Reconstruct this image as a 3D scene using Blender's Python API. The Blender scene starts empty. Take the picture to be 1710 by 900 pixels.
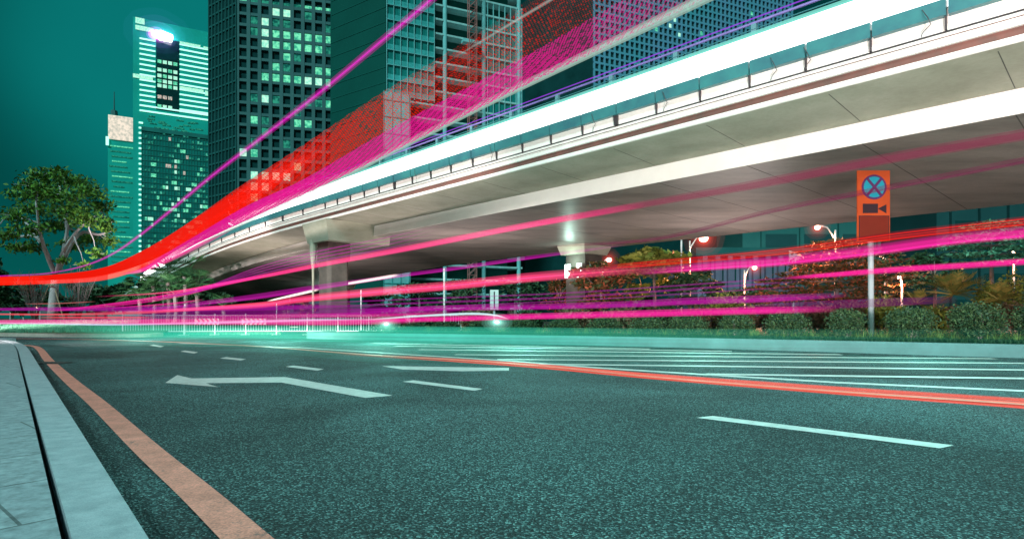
import bpy, bmesh, math, random
import numpy as np
from mathutils import Vector, Matrix
random.seed(7); rng = np.random.default_rng(7)
R = math.radians
sc = bpy.context.scene
col = sc.collection

# ------------------------------------------------------------------ camera, sky, sun, exposure
F = 1000.0; HV = 531.0; EYE = 0.8          # focal length in photo pixels, horizon row, eye height
cam = bpy.data.objects.new('camera', bpy.data.cameras.new('camera'))
col.objects.link(cam); sc.camera = cam
cam.location = (0, 0, EYE); cam.rotation_euler = (R(90), 0, 0)
cam.data.sensor_width = 36; cam.data.lens = 36 * F / 1710; cam.data.shift_y = (HV - 450) / 1710
cam.data.clip_start = 0.05; cam.data.clip_end = 5000

world = bpy.data.worlds.new('World'); sc.world = world; world.use_nodes = True
nt = world.node_tree; N = nt.nodes; L = nt.links
for n in list(N): N.remove(n)
wo = N.new('ShaderNodeOutputWorld'); bg = N.new('ShaderNodeBackground'); tc = N.new('ShaderNodeTexCoord')
sky = N.new('ShaderNodeTexSky'); sky.sky_type = 'NISHITA'; sky.sun_disc = False
sky.sun_elevation = R(42); sky.sun_rotation = R(200)
sx = N.new('ShaderNodeSeparateXYZ'); L.new(tc.outputs['Generated'], sx.inputs[0])
rp = N.new('ShaderNodeValToRGB'); L.new(sx.outputs['Z'], rp.inputs[0])
rp.color_ramp.elements[0].position = 0.0; rp.color_ramp.elements[0].color = (0.001, 0.105, 0.095, 1)
rp.color_ramp.elements[1].position = 0.62; rp.color_ramp.elements[1].color = (0.0002, 0.016, 0.019, 1)
e = rp.color_ramp.elements.new(0.25); e.color = (0.0005, 0.050, 0.048, 1)
# the city's glow hangs in the air round the tall lit tower
dv = N.new('ShaderNodeVectorMath'); dv.operation = 'DOT_PRODUCT'; dv.inputs[1].default_value = Vector((-0.56, 1.0, 0.44)).normalized()
L.new(tc.outputs['Generated'], dv.inputs[0])
gr = N.new('ShaderNodeMapRange'); gr.inputs[1].default_value = 0.962; gr.inputs[2].default_value = 1.0; gr.interpolation_type = 'SMOOTHSTEP'
L.new(dv.outputs['Value'], gr.inputs[0])
ad = N.new('ShaderNodeMixRGB'); ad.blend_type = 'ADD'; ad.inputs[2].default_value = (0.002, 0.15, 0.14, 1)
L.new(gr.outputs[0], ad.inputs[0]); L.new(rp.outputs[0], ad.inputs[1])
sm = N.new('ShaderNodeMixRGB'); sm.blend_type = 'ADD'; sm.inputs[0].default_value = 0.00003
hn = N.new('ShaderNodeTexNoise'); hn.inputs['Scale'].default_value = 2.2; hn.inputs['Detail'].default_value = 5; L.new(tc.outputs['Generated'], hn.inputs['Vector'])
hm = N.new('ShaderNodeMapRange'); hm.inputs[3].default_value = 0.72; hm.inputs[4].default_value = 1.28; L.new(hn.outputs[0], hm.inputs[0])
hs_ = N.new('ShaderNodeVectorMath'); hs_.operation = 'SCALE'; L.new(ad.outputs[0], hs_.inputs[0]); L.new(hm.outputs[0], hs_.inputs['Scale'])
L.new(hs_.outputs[0], sm.inputs[1]); L.new(sky.outputs[0], sm.inputs[2])
L.new(sm.outputs[0], bg.inputs[0]); bg.inputs[1].default_value = 1.0
L.new(bg.outputs[0], wo.inputs[0])

sd = bpy.data.lights.new('sun', 'SUN'); sd.energy = 3.0; sd.angle = R(14); sd.color = (0.60, 1.0, 0.96)
sun = bpy.data.objects.new('sun', sd); col.objects.link(sun); sun.rotation_euler = (R(48), 0, R(-20))
vs = sc.view_settings; vs.view_transform = 'Standard'; vs.look = 'None'; vs.exposure = 0.0; vs.gamma = 1.0
cy = sc.cycles if hasattr(sc, 'cycles') else None
sc.render.engine = 'CYCLES'
sc.cycles.use_denoising = True
sc.cycles.transparent_max_bounces = 48
sc.cycles.max_bounces = 6
sc.cycles.sample_clamp_indirect = 3.0

# ------------------------------------------------------------------ helpers
def W(u, v, Y):  # the place at distance Y seen in photo pixel u, v
    return Vector(((u - 855) * Y / F, Y, EYE + (HV - v) * Y / F))
def G(u, v, z=0.0):
    Y = (EYE - z) * F / (v - HV)
    return Vector(((u - 855) * Y / F, Y, z))
def tag(o, label=None, cat=None, group=None, kind=None):
    if label: o['label'] = label
    if cat: o['category'] = cat
    if group: o['group'] = group
    if kind: o['kind'] = kind
    return o
def empty(name, loc, label, cat, group=None, rz=0):
    o = bpy.data.objects.new(name, None); col.objects.link(o); o.location = loc; o.rotation_euler.z = rz
    o.empty_display_size = 0.2
    return tag(o, label, cat, group)
def link(name, verts, faces, mats, parent=None, smooth=False, midx=None, world_space=True):
    me = bpy.data.meshes.new(name); me.from_pydata([tuple(v) for v in verts], [], faces)
    for m in (mats if isinstance(mats, (list, tuple)) else [mats]): me.materials.append(m)
    if midx is not None: me.polygons.foreach_set('material_index', midx)
    if smooth: me.polygons.foreach_set('use_smooth', [True] * len(me.polygons))
    me.update()
    o = bpy.data.objects.new(name, me); col.objects.link(o)
    if parent is not None:
        o.parent = parent
        if world_space: o.matrix_parent_inverse = parent_world(parent).inverted()
    return o
def parent_world(p):
    m = Matrix.LocRotScale(p.location, p.rotation_euler, p.scale)
    return (parent_world(p.parent) @ p.matrix_parent_inverse @ m) if p.parent else m
class MB:
    def __init__(s): s.v = []; s.f = []
    def add(s, vs_, fs):
        n = len(s.v); s.v += [Vector(q) for q in vs_]; s.f += [tuple(i + n for i in f) for f in fs]; return s
    def hexa(s, p):  # 8 points: bottom ring 4, top ring 4
        return s.add(p, [(3, 2, 1, 0), (4, 5, 6, 7), (0, 1, 5, 4), (1, 2, 6, 5), (2, 3, 7, 6), (3, 0, 4, 7)])
    def box(s, x0, x1, y0, y1, z0, z1):
        return s.hexa([(x0, y0, z0), (x1, y0, z0), (x1, y1, z0), (x0, y1, z0), (x0, y0, z1), (x1, y0, z1), (x1, y1, z1), (x0, y1, z1)])
    def obox(s, o, a, b, la, lb, z0, z1, oa=0, ob=0):  # box on plan origin o, unit dirs a,b
        P = [o + a * (oa + i * la) + b * (ob + j * lb) for i, j in ((0, 0), (1, 0), (1, 1), (0, 1))]
        return s.hexa([(p.x, p.y, z0) for p in P] + [(p.x, p.y, z1) for p in P])
    def tube(s, pts, rad, n=8, cap=True, ez=1.0):
        pts = [Vector(p) for p in pts]; k = len(pts)
        if not hasattr(rad, '__len__'): rad = [rad] * k
        vs_ = []; prev = None
        for i, p in enumerate(pts):
            t = (pts[min(i + 1, k - 1)] - pts[max(i - 1, 0)]).normalized()
            up = Vector((0, 0, 1)) if abs(t.z) < 0.95 else Vector((0, 1, 0))
            a = t.cross(up).normalized(); b = a.cross(t).normalized()
            for j in range(n):
                q = 2 * math.pi * j / n
                vs_.append(p + a * math.cos(q) * rad[i] + b * math.sin(q) * rad[i] * ez)
        fs = [(i * n + j, i * n + (j + 1) % n, (i + 1) * n + (j + 1) % n, (i + 1) * n + j) for i in range(k - 1) for j in range(n)]
        if cap: fs += [tuple(range(n))[::-1], tuple((k - 1) * n + j for j in range(n))]
        return s.add(vs_, fs)
    def ball(s, c, r, n=10, sz=1.0):
        vs_ = []; m = n // 2
        for i in range(m + 1):
            th = math.pi * i / m
            for j in range(n):
                ph = 2 * math.pi * j / n
                vs_.append((c[0] + r * math.sin(th) * math.cos(ph), c[1] + r * math.sin(th) * math.sin(ph), c[2] + r * sz * math.cos(th)))
        return s.add(vs_, [(i * n + j, (i + 1) * n + j, (i + 1) * n + (j + 1) % n, i * n + (j + 1) % n) for i in range(m) for j in range(n)])
    def build(s, name, m, parent=None, smooth=False): return link(name, s.v, s.f, m, parent, smooth)
def smooth_path(pts, n=8):  # Catmull-Rom through tuples of any length
    P = [np.array(p, float) for p in pts]; P = [2 * P[0] - P[1]] + P + [2 * P[-1] - P[-2]]; out = []
    for i in range(1, len(P) - 2):
        for k in range(n):
            t = k / n; a, b, c, d = P[i - 1:i + 3]
            out.append(0.5 * (2 * b + (c - a) * t + (2 * a - 5 * b + 4 * c - d) * t * t + (3 * b - a - 3 * c + d) * t ** 3))
    return out + [P[-2]]
def copy_tree(o, parent=None):
    c = o.copy(); col.objects.link(c)
    if parent: c.parent = parent
    for ch in [x for x in list(o.children)]: copy_tree(ch, c)
    return c

# ------------------------------------------------------------------ materials
def base(name):
    m = bpy.data.materials.new(name); m.use_nodes = True; t = m.node_tree
    return m, t.nodes, t.links, t.nodes['Principled BSDF']
def mat(name, c, rough=0.7, scale=3.0, var=0.25, bump=0.0, metal=0.0, c2=None, stretch=(1, 1, 1), spec=0.5, fine=0.0, chips=0.0):
    m, N, L, b = base(name)
    tc = N.new('ShaderNodeTexCoord'); mp = N.new('ShaderNodeMapping'); mp.inputs['Scale'].default_value = stretch
    L.new(tc.outputs['Object'], mp.inputs[0])
    nz = N.new('ShaderNodeTexNoise'); nz.inputs['Scale'].default_value = scale; nz.inputs['Detail'].default_value = 8; nz.inputs['Roughness'].default_value = 0.65
    L.new(mp.outputs[0], nz.inputs['Vector'])
    mr = N.new('ShaderNodeMapRange'); mr.inputs[1].default_value = 0.3; mr.inputs[2].default_value = 0.7; L.new(nz.outputs[0], mr.inputs[0])
    mx = N.new('ShaderNodeMixRGB')
    if c2 is None: c2 = tuple(q * (1 - var) for q in c); c = tuple(min(1, q * (1 + var * 0.6)) for q in c)
    mx.inputs[1].default_value = (*c2, 1); mx.inputs[2].default_value = (*c, 1)
    L.new(mr.outputs[0], mx.inputs[0]); out = mx.outputs[0]
    if fine:
        n2 = N.new('ShaderNodeTexNoise'); n2.inputs['Scale'].default_value = scale * 22; n2.inputs['Detail'].default_value = 3; L.new(mp.outputs[0], n2.inputs['Vector'])
        m3 = N.new('ShaderNodeMapRange'); m3.inputs[3].default_value = 1 - fine; m3.inputs[4].default_value = 1 + fine; L.new(n2.outputs[0], m3.inputs[0])
        mm = N.new('ShaderNodeVectorMath'); mm.operation = 'SCALE'; L.new(out, mm.inputs[0]); L.new(m3.outputs[0], mm.inputs['Scale']); out = mm.outputs[0]
    if chips:
        n4 = N.new('ShaderNodeTexNoise'); n4.inputs['Scale'].default_value = 26; n4.inputs['Detail'].default_value = 10; n4.inputs['Roughness'].default_value = .8; L.new(mp.outputs[0], n4.inputs['Vector'])
        n5 = N.new('ShaderNodeTexNoise'); n5.inputs['Scale'].default_value = 1.7; L.new(mp.outputs[0], n5.inputs['Vector'])
        sm_ = N.new('ShaderNodeMath'); sm_.operation = 'MULTIPLY_ADD'; L.new(n5.outputs[0], sm_.inputs[0]); sm_.inputs[1].default_value = .5; L.new(n4.outputs[0], sm_.inputs[2])
        m6 = N.new('ShaderNodeMapRange'); m6.inputs[1].default_value = .93 - chips; m6.inputs[2].default_value = 1.0 - chips; m6.inputs[4].default_value = .8; L.new(sm_.outputs[0], m6.inputs[0])
        m7 = N.new('ShaderNodeMixRGB'); m7.inputs[2].default_value = (.035, .06, .065, 1); L.new(m6.outputs[0], m7.inputs[0]); L.new(out, m7.inputs[1]); out = m7.outputs[0]
    L.new(out, b.inputs['Base Color'])
    b.inputs['Roughness'].default_value = rough; b.inputs['Metallic'].default_value = metal; b.inputs['Specular IOR Level'].default_value = spec
    if bump:
        bp = N.new('ShaderNodeBump'); bp.inputs['Strength'].default_value = bump; bp.inputs['Distance'].default_value = 0.02
        L.new(nz.outputs[0], bp.inputs['Height']); L.new(bp.outputs[0], b.inputs['Normal'])
    return m
def emit(name, c, s, light=True, c2=None, scale=4.0):
    m = bpy.data.materials.new(name); m.use_nodes = True; N = m.node_tree.nodes; L = m.node_tree.links
    N.remove(N['Principled BSDF']); em = N.new('ShaderNodeEmission'); em.inputs[0].default_value = (*c, 1); em.inputs[1].default_value = s
    if c2 is not None:  # lit rooms: uneven interiors behind the glass
        tc = N.new('ShaderNodeTexCoord'); nz = N.new('ShaderNodeTexNoise'); nz.inputs['Scale'].default_value = scale; nz.inputs['Detail'].default_value = 4
        L.new(tc.outputs['Object'], nz.inputs['Vector']); cr = N.new('ShaderNodeValToRGB')
        cr.color_ramp.elements[0].position = 0.40; cr.color_ramp.elements[0].color = (*c2, 1); cr.color_ramp.elements[1].position = 0.60; cr.color_ramp.elements[1].color = (*c, 1)
        L.new(nz.outputs[0], cr.inputs[0]); L.new(cr.outputs[0], em.inputs[0])
    L.new(em.outputs[0], N['Material Output'].inputs[0])
    if not light: m.cycles.emission_sampling = 'NONE'
    return m
def glow(c, s, through=1.0):  # light that leaves what is behind it visible; the mesh's own 'gain' fades it along its length
    m = bpy.data.materials.new('see_through_glow'); m.use_nodes = True; N = m.node_tree.nodes; L = m.node_tree.links
    N.remove(N['Principled BSDF']); em = N.new('ShaderNodeEmission'); em.inputs[0].default_value = (*c, 1)
    at_ = N.new('ShaderNodeAttribute'); at_.attribute_name = 'gain'; ml = N.new('ShaderNodeMath'); ml.operation = 'MULTIPLY'; ml.inputs[1].default_value = s
    L.new(at_.outputs['Fac'], ml.inputs[0]); L.new(ml.outputs[0], em.inputs[1])
    tr = N.new('ShaderNodeBsdfTransparent'); a = N.new('ShaderNodeAddShader')
    if through < 1:
        mx = N.new('ShaderNodeMixRGB'); mx.inputs[1].default_value = (1, 1, 1, 1); mx.inputs[2].default_value = (through,) * 3 + (1,); L.new(at_.outputs['Fac'], mx.inputs[0]); L.new(mx.outputs[0], tr.inputs[0])
    L.new(em.outputs[0], a.inputs[0]); L.new(tr.outputs[0], a.inputs[1]); L.new(a.outputs[0], N['Material Output'].inputs[0])
    m.cycles.emission_sampling = 'NONE'
    return m
def set_gain(o, g):
    at_ = o.data.attributes.new('gain', 'FLOAT', 'POINT')
    at_.data.foreach_set('value', g if hasattr(g, '__len__') else [g] * len(o.data.vertices)); return o

def asphalt_mat():
    m, N, L, b = base('asphalt')
    tc = N.new('ShaderNodeTexCoord')
    v = N.new('ShaderNodeTexVoronoi'); v.inputs['Scale'].default_value = 125; L.new(tc.outputs['Object'], v.inputs['Vector'])
    nz = N.new('ShaderNodeTexNoise'); nz.inputs['Scale'].default_value = 0.42; nz.inputs['Detail'].default_value = 7; nz.inputs['Distortion'].default_value = .6; L.new(tc.outputs['Object'], nz.inputs['Vector'])
    n2 = N.new('ShaderNodeTexNoise'); n2.inputs['Scale'].default_value = 70; n2.inputs['Detail'].default_value = 5; n2.inputs['Roughness'].default_value = 0.75; L.new(tc.outputs['Object'], n2.inputs['Vector'])
    sp = N.new('ShaderNodeSeparateColor'); L.new(v.outputs['Color'], sp.inputs[0])
    cr = N.new('ShaderNodeValToRGB'); L.new(sp.outputs[0], cr.inputs[0])
    E = cr.color_ramp.elements; E[0].position = 0.0; E[0].color = (0.008, 0.015, 0.017, 1); E[1].position = 1.0; E[1].color = (0.24, 0.44, 0.44, 1)
    e = E.new(0.6); e.color = (0.023, 0.054, 0.058, 1); e = E.new(0.86); e.color = (0.085, 0.18, 0.185, 1)
    mr = N.new('ShaderNodeMapRange'); mr.inputs[1].default_value = 0.3; mr.inputs[2].default_value = 0.7; mr.inputs[3].default_value = 0.5; mr.inputs[4].default_value = 1.7; L.new(nz.outputs[0], mr.inputs[0])
    sc_ = N.new('ShaderNodeVectorMath'); sc_.operation = 'SCALE'; L.new(cr.outputs[0], sc_.inputs[0]); L.new(mr.outputs[0], sc_.inputs['Scale'])
    L.new(sc_.outputs[0], b.inputs['Base Color']); b.inputs['Roughness'].default_value = 0.78; b.inputs['Specular IOR Level'].default_value = 0.28
    ma = N.new('ShaderNodeMath'); ma.operation = 'ADD'; L.new(v.outputs['Distance'], ma.inputs[0]); L.new(n2.outputs[0], ma.inputs[1])
    bp = N.new('ShaderNodeBump'); bp.inputs['Strength'].default_value = 1.0; bp.inputs['Distance'].default_value = 0.016; L.new(ma.outputs[0], bp.inputs['Height']); L.new(bp.outputs[0], b.inputs['Normal'])
    return m
M = {}
M['asphalt'] = asphalt_mat()
M['paint'] = mat('road_paint_white', (0.50, 0.52, 0.505), 0.6, 9, 0.25, 0.15, fine=0.25, chips=.06)
M['paint_yellow'] = mat('road_paint_salmon', (0.66, 0.22, 0.17), 0.65, 5, 0.3, 0.5, fine=0.7, chips=.08)
M['paint_red'] = mat('road_paint_red', (0.60, 0.20, 0.15), 0.6, 6, 0.2, 0.1, fine=0.2)
M['kerb'] = mat('kerb_stone', (0.35, 0.39, 0.43), 0.75, 11, 0.25, 0.5, c2=(0.22, 0.26, 0.29), fine=0.4)
M['kerb_median'] = mat('median_kerb_stone', (0.06, 0.15, 0.155), 0.75, 1.6, 0.25, 0.1, fine=0.06)
M['kerb_warm'] = mat('kerb_stone_warm', (0.42, 0.36, 0.31), 0.8, 5, 0.25, 0.2)
M['gap'] = mat('joint_dirt', (0.02, 0.022, 0.022), 0.95, 20, 0.4)
M['grass'] = mat('grass', (0.05, 0.16, 0.07), 0.9, 5, 0.5, 0.6, c2=(0.02, 0.07, 0.03))
M['soil'] = mat('soil', (0.05, 0.045, 0.03), 0.95, 3, 0.5, 0.3)
M['conc_wing'] = mat('wing_concrete', (0.44, 0.42, 0.34), 0.8, 0.55, 0.3, 0.1, c2=(0.27, 0.27, 0.20), stretch=(1, 1, 3), fine=0.10)
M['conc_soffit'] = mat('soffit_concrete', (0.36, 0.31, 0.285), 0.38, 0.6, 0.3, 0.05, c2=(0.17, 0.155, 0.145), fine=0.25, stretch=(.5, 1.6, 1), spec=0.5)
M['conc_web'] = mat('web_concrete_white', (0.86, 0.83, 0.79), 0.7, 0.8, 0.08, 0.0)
M['conc_band'] = mat('fascia_white', (0.84, 0.79, 0.75), 0.7, 1.5, 0.12, 0.0)
M['groove'] = mat('groove_red_brown', (0.20, 0.075, 0.06), 0.8, 2.2, 0.5, 0.1, c2=(0.10, 0.06, 0.05))
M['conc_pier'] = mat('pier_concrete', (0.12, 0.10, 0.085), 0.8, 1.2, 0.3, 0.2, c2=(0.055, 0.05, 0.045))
M['joint'] = mat('joint_dark', (0.10, 0.095, 0.085), .8)  # dark formwork joint lines on wing and soffit
M['metal_white'] = mat('painted_metal_white', (0.62, 0.66, 0.66), 0.4, 4, 0.1)
M['metal_dark'] = mat('dark_metal', (0.05, 0.04, 0.045), 0.5, 4, 0.2)
M['metal_teal'] = mat('teal_metal', (0.045, 0.21, 0.21), 0.35, 1.2, 0.4, c2=(0.035, 0.12, 0.15))
M['metal_purple'] = mat('purple_metal', (0.20, 0.16, 0.42), 0.4, 3, 0.2)

def plain_sheet(name, pts, z, m, kind='structure', parent=None):
    o = link(name, [(p[0], p[1], z) for p in pts], [tuple(range(len(pts)))], m, parent)
    if parent is None: o['kind'] = kind
    return o

# ------------------------------------------------------------------ ground and road
S = 3000
link('ground', [(-S, -60, -0.03), (S, -60, -0.03), (S, S, -0.03), (-S, S, -0.03)], [(0, 1, 2, 3)], M['soil'])['kind'] = 'structure'
link('road', [(-140, -40, 0), (90, -40, 0), (90, 30, 0), (10, 62, 0), (-140, 90, 0)], [(0, 1, 2, 3, 4)], M['asphalt'])['kind'] = 'structure'

# pavement on the left with its kerb
kerb_out = [Vector((-1.0587 - .84 * (y - 1.7615), y, .15)) for y in (-6, -2.5, .35, 1.7615, 3, 4.5, 6, 7.5, 9.85, 12.5)] + [G(u, v, .15) for u, v in [(38, 574), (20, 569), (-10, 566.4), (-160, 563)]] + [Vector((-60, 24, 0.15)), Vector((-110, 26, 0.15))]
kerb_out = [Vector(p) for p in smooth_path([tuple(p) for p in kerb_out], 6)]
def offset(path, d):
    out = []
    for i, p in enumerate(path):
        t = path[min(i + 1, len(path) - 1)] - path[max(i - 1, 0)]; n = Vector((-t.y, t.x, 0)).normalized()
        out.append(Vector((p.x + n.x * d, p.y + n.y * d, p.z)))
    return out
def strip(name, a, b, z0, z1, m, kind='structure', parent=None, cap=True):
    """A solid strip between two plan paths."""
    n = len(a); v = [(p.x, p.y, z0) for p in a] + [(p.x, p.y, z1) for p in a] + [(p.x, p.y, z1) for p in b] + [(p.x, p.y, z0) for p in b]
    f = []
    for i in range(n - 1):
        f += [(i, i + 1, n + i + 1, n + i), (n + i, n + i + 1, 2 * n + i + 1, 2 * n + i), (2 * n + i, 2 * n + i + 1, 3 * n + i + 1, 3 * n + i)]
    f += [(0, n, 2 * n, 3 * n), (n - 1, 4 * n - 1, 3 * n - 1, 2 * n - 1)]
    o = link(name, v, f, m, parent)
    if kind: o['kind'] = kind
    return o
def bevelled_kerb(name, a, d, z, m, parent=None):
    # rounded top edge toward the road; side d>0 = left of travel
    rings = [(0, 0), (0.001, z - 0.014), (0.004, z - 0.004), (0.014, z), (d, z), (d, 0)]
    P = [offset(a, r[0] if d > 0 else -r[0]) for r in rings]
    n = len(a); v = []; f = []
    for k, (r, zz) in enumerate(rings): v += [(p.x, p.y, zz) for p in P[k]]
    for k in range(len(rings) - 1):
        for i in range(n - 1): f.append((k * n + i, k * n + i + 1, (k + 1) * n + i + 1, (k + 1) * n + i))
    return link(name, v, f, m, parent)
in1 = offset(kerb_out, 0.18); in2 = offset(kerb_out, 0.204)
kb = bevelled_kerb('pavement_kerb', kerb_out, 0.18, 0.15, M['kerb']); kb['kind'] = 'structure'
strip('kerb_joint', in1, in2, -0.02, 0.075, M['gap'])
# paving: slabs as brick texture
def paving_mat():
    m, N, L, b = base('paving_slabs')
    tc = N.new('ShaderNodeTexCoord'); mp = N.new('ShaderNodeMapping'); mp.inputs['Rotation'].default_value = (0, 0, R(-50)); L.new(tc.outputs['Object'], mp.inputs[0])
    br = N.new('ShaderNodeTexBrick'); br.inputs['Scale'].default_value = 1.0; br.inputs['Brick Width'].default_value = 0.9; br.inputs['Row Height'].default_value = 0.6; br.inputs['Mortar Size'].default_value = 0.006
    br.inputs['Color1'].default_value = (0.235, 0.275, 0.305, 1); br.inputs['Color2'].default_value = (0.27, 0.31, 0.34, 1); br.inputs['Mortar'].default_value = (0.10, 0.12, 0.13, 1); L.new(mp.outputs[0], br.inputs['Vector'])
    nz = N.new('ShaderNodeTexNoise'); nz.inputs['Scale'].default_value = 14; nz.inputs['Detail'].default_value = 9; nz.inputs['Roughness'].default_value = 0.75; L.new(tc.outputs['Object'], nz.inputs['Vector'])
    mr = N.new('ShaderNodeMapRange'); mr.inputs[1].default_value = 0.3; mr.inputs[2].default_value = 0.7; mr.inputs[3].default_value = 0.5; mr.inputs[4].default_value = 1.4; L.new(nz.outputs[0], mr.inputs[0])
    s = N.new('ShaderNodeVectorMath'); s.operation = 'SCALE'; L.new(br.outputs[0], s.inputs[0]); L.new(mr.outputs[0], s.inputs['Scale']); L.new(s.outputs[0], b.inputs['Base Color'])
    b.inputs['Roughness'].default_value = 0.7
    bp = N.new('ShaderNodeBump'); bp.inputs['Strength'].default_value = 0.3; bp.inputs['Distance'].default_value = 0.006; L.new(nz.outputs[0], bp.inputs['Height']); L.new(bp.outputs[0], b.inputs['Normal'])
    return m
M['paving'] = paving_mat()
far_in = offset(kerb_out, 3.2)
n_ = len(in2)
pv = link('pavement', [(p.x, p.y, 0.148) for p in in2] + [(p.x - 30, p.y - 4, 0.148) for p in in2] + [(p.x, p.y, 0) for p in in2],
          [(i, i + 1, n_ + i + 1, n_ + i) for i in range(n_ - 1)] + [(i + 1, i, 2 * n_ + i, 2 * n_ + i + 1) for i in range(n_ - 1)], M['paving'])
pv['kind'] = 'structure'

def line_strip(name, path, w, z, m, kind='structure'):
    a = offset(path, w / 2); b = offset(path, -w / 2); n = len(path)
    o = link(name, [(p.x, p.y, z) for p in a] + [(p.x, p.y, z) for p in b], [(i + 1, i, n + i, n + i + 1) for i in range(n - 1)], m)
    o['kind'] = kind; return o
yl = [(5.5, -5.2), (1.6, -.9), (.03, 1.0), (-.41, 1.52)] + [tuple(G(u, v))[:2] for u, v in [(412, 900), (330, 824), (244, 749), (162, 673), (117, 635.5), (81, 601.5), (65, 582), (48, 577), (0, 574), (-100, 572)]]
yl = [Vector((p[0], p[1], 0)) for p in smooth_path(yl, 6)]
line_strip('painted_edge_line', yl, 0.15, 0.004, M['paint_yellow'])
# white marks: every dash is a mark of its own on the road
def mark(px, name='painted_mark', m='paint', z=0.004):
    o = link(name, [tuple(G(u, v, z)) for u, v in px], [tuple(range(len(px)))], M[m]); o['kind'] = 'structure'; return o
mark([(1163, 697), (1190, 694), (1593, 743), (1570, 748)], 'painted_lane_dash')
mark([(672, 637), (690, 634.5), (806, 649), (792, 652)], 'painted_lane_dash')
mark([(477, 612), (490, 610), (541, 616), (530, 618.5)], 'painted_lane_dash')
mark([(367, 598), (378, 596), (411, 599.5), (402, 601.5)], 'painted_lane_dash')
mark([(301, 586.7), (309, 585), (331, 588), (324, 590)], 'painted_lane_dash')
mark([(250, 576.6), (257, 575.2), (274, 578), (268, 579.6)], 'painted_lane_dash')
arrow = [(276, 638.8), (296, 626), (320, 631.5), (476, 629.2), (656, 660), (610, 664), (470, 638.3), (344, 639.5), (365, 646)]
mark(arrow[::-1], 'painted_turn_arrow')
mark([(638, 611.2), (656, 611.0), (850, 614), (850, 618.5), (770, 619.5), (672, 616.6)][::-1], 'painted_arrow')
# long lines of the hatched zone
for pts in ([(300, 573.2), (500, 580.5), (855, 603), (1000, 614.5), (1200, 627), (1400, 639), (1710, 653), (2100, 668)],):
    line_strip('painted_zone_edge', [G(u, v) for u, v in pts], 0.20, 0.004, M['paint'])
for a, b, w in (((620, 573.5), (1085, 583), .30), ((660, 578), (1222, 587), .30), ((700, 584), (1405, 592.5), .30), ((760, 592.5), (1660, 599.3), .26),
                ((830, 600.5), (1900, 608.5), .26), ((900, 608.5), (2000, 621.8), .26), ((1180, 625.3), (2000, 636.5), .24)):
    p, q = G(*a), G(*b); line_strip('painted_hatch_line', [p, p.lerp(q, .5), q], w, 0.008, M['paint'])
rl = [(-40, 565), (180, 568), (400, 577), (600, 592), (855, 608), (1100, 631), (1400, 655), (1710, 676), (2200, 712)]
rp_ = [G(u, v) for u, v in rl]
line_strip('painted_centre_line', [Vector(p) for p in smooth_path([tuple(p) for p in rp_], 5)], 0.22, 0.012, M['paint_red'])
# drain grate
gr_c = G(76, 606.5); gt = empty('drain_grate', gr_c, 'black slotted drain grate in the gutter beside the salmon edge line', 'drain grate')
mb = MB(); dgr = (G(95, 606.5) - G(58, 606.5)); lx = dgr.normalized(); ly = Vector((-lx.y, lx.x, 0))
for k in range(9):
    mb.obox(gr_c - lx * .38 + lx * k * .085, lx, ly, .045, .34, 0.006, 0.02, 0, -.17)
mb.build('bar', M['metal_dark'], gt)
mb = MB(); mb.obox(gr_c - lx * .42 - ly * .19, lx, ly, .84, .38, 0.0, 0.0055); mb.build('pit', M['gap'], gt)

# median island
kp = [Vector((44, -10.3, 0)), Vector((20, 5.8, 0))] + [G(u, v) for u, v in [(1710, 597), (1400, 587.5), (1100, 579), (850, 573), (640, 568.5), (560, 566.3)]]
kp = kp[:-1] + [kp[-1], kp[-1] + Vector((-1.2, 1.0, 0)), kp[-1] + Vector((-0.6, 2.2, 0))]
kp = [Vector(p) for p in smooth_path([tuple(p) for p in kp], 5)]
bevelled_kerb('median_kerb', kp, -0.22, 0.27, M['kerb_median'])['kind'] = 'structure'
mi = offset(kp, -0.22); n_ = len(mi)
back = [Vector((p.x + 3.0, p.y + 3.8, 0)) for p in mi]
ms = link('median_ground', [(p.x, p.y, 0.24) for p in mi] + [(p.x, p.y, 0.24) for p in back] + [(p.x, p.y, -.03) for p in back],
          [(i, i + 1, n_ + i + 1, n_ + i) for i in range(n_ - 1)] + [(n_ + i, n_ + i + 1, 2 * n_ + i + 1, 2 * n_ + i) for i in range(n_ - 1)], M['grass']); ms['kind'] = 'structure'
for k in range(12, n_ - 3, 3):
    p = kp[k]; t_ = (kp[k + 1] - p).normalized(); nn = Vector((-t_.y, t_.x, 0)); nn = -nn
    mb = MB(); mb.obox(p - nn * .003, t_, nn, .018, .21, .005, .272); mb.build('kerb_joint', M['gap'])['kind'] = 'structure'
# left bank behind its warm kerb
lk = [G(u, v) for u, v in [(-400, 556), (-200, 558.5), (0, 561.8), (120, 563), (196, 564)]]
lk = lk + [lk[-1] + Vector((.9, .7, 0)), lk[-1] + Vector((.7, 2.0, 0))]
lk = [Vector(p) for p in smooth_path([tuple(p) for p in lk], 4)]
bevelled_kerb('bank_kerb', lk, 0.24, 0.15, M['kerb_warm'])['kind'] = 'structure'
n_ = len(lk); li = offset(lk, .24)
lb = link('grass_bank', [(p.x, p.y, .12) for p in li] + [(p.x - 2, p.y + 9, .5) for p in li] + [(p.x - 6, p.y + 40, .5) for p in li],
          [(i, i + 1, n_ + i + 1, n_ + i) for i in range(n_ - 1)] + [(n_ + i, n_ + i + 1, 2 * n_ + i + 1, 2 * n_ + i) for i in range(n_ - 1)], M['grass']); lb['kind'] = 'structure'

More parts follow.
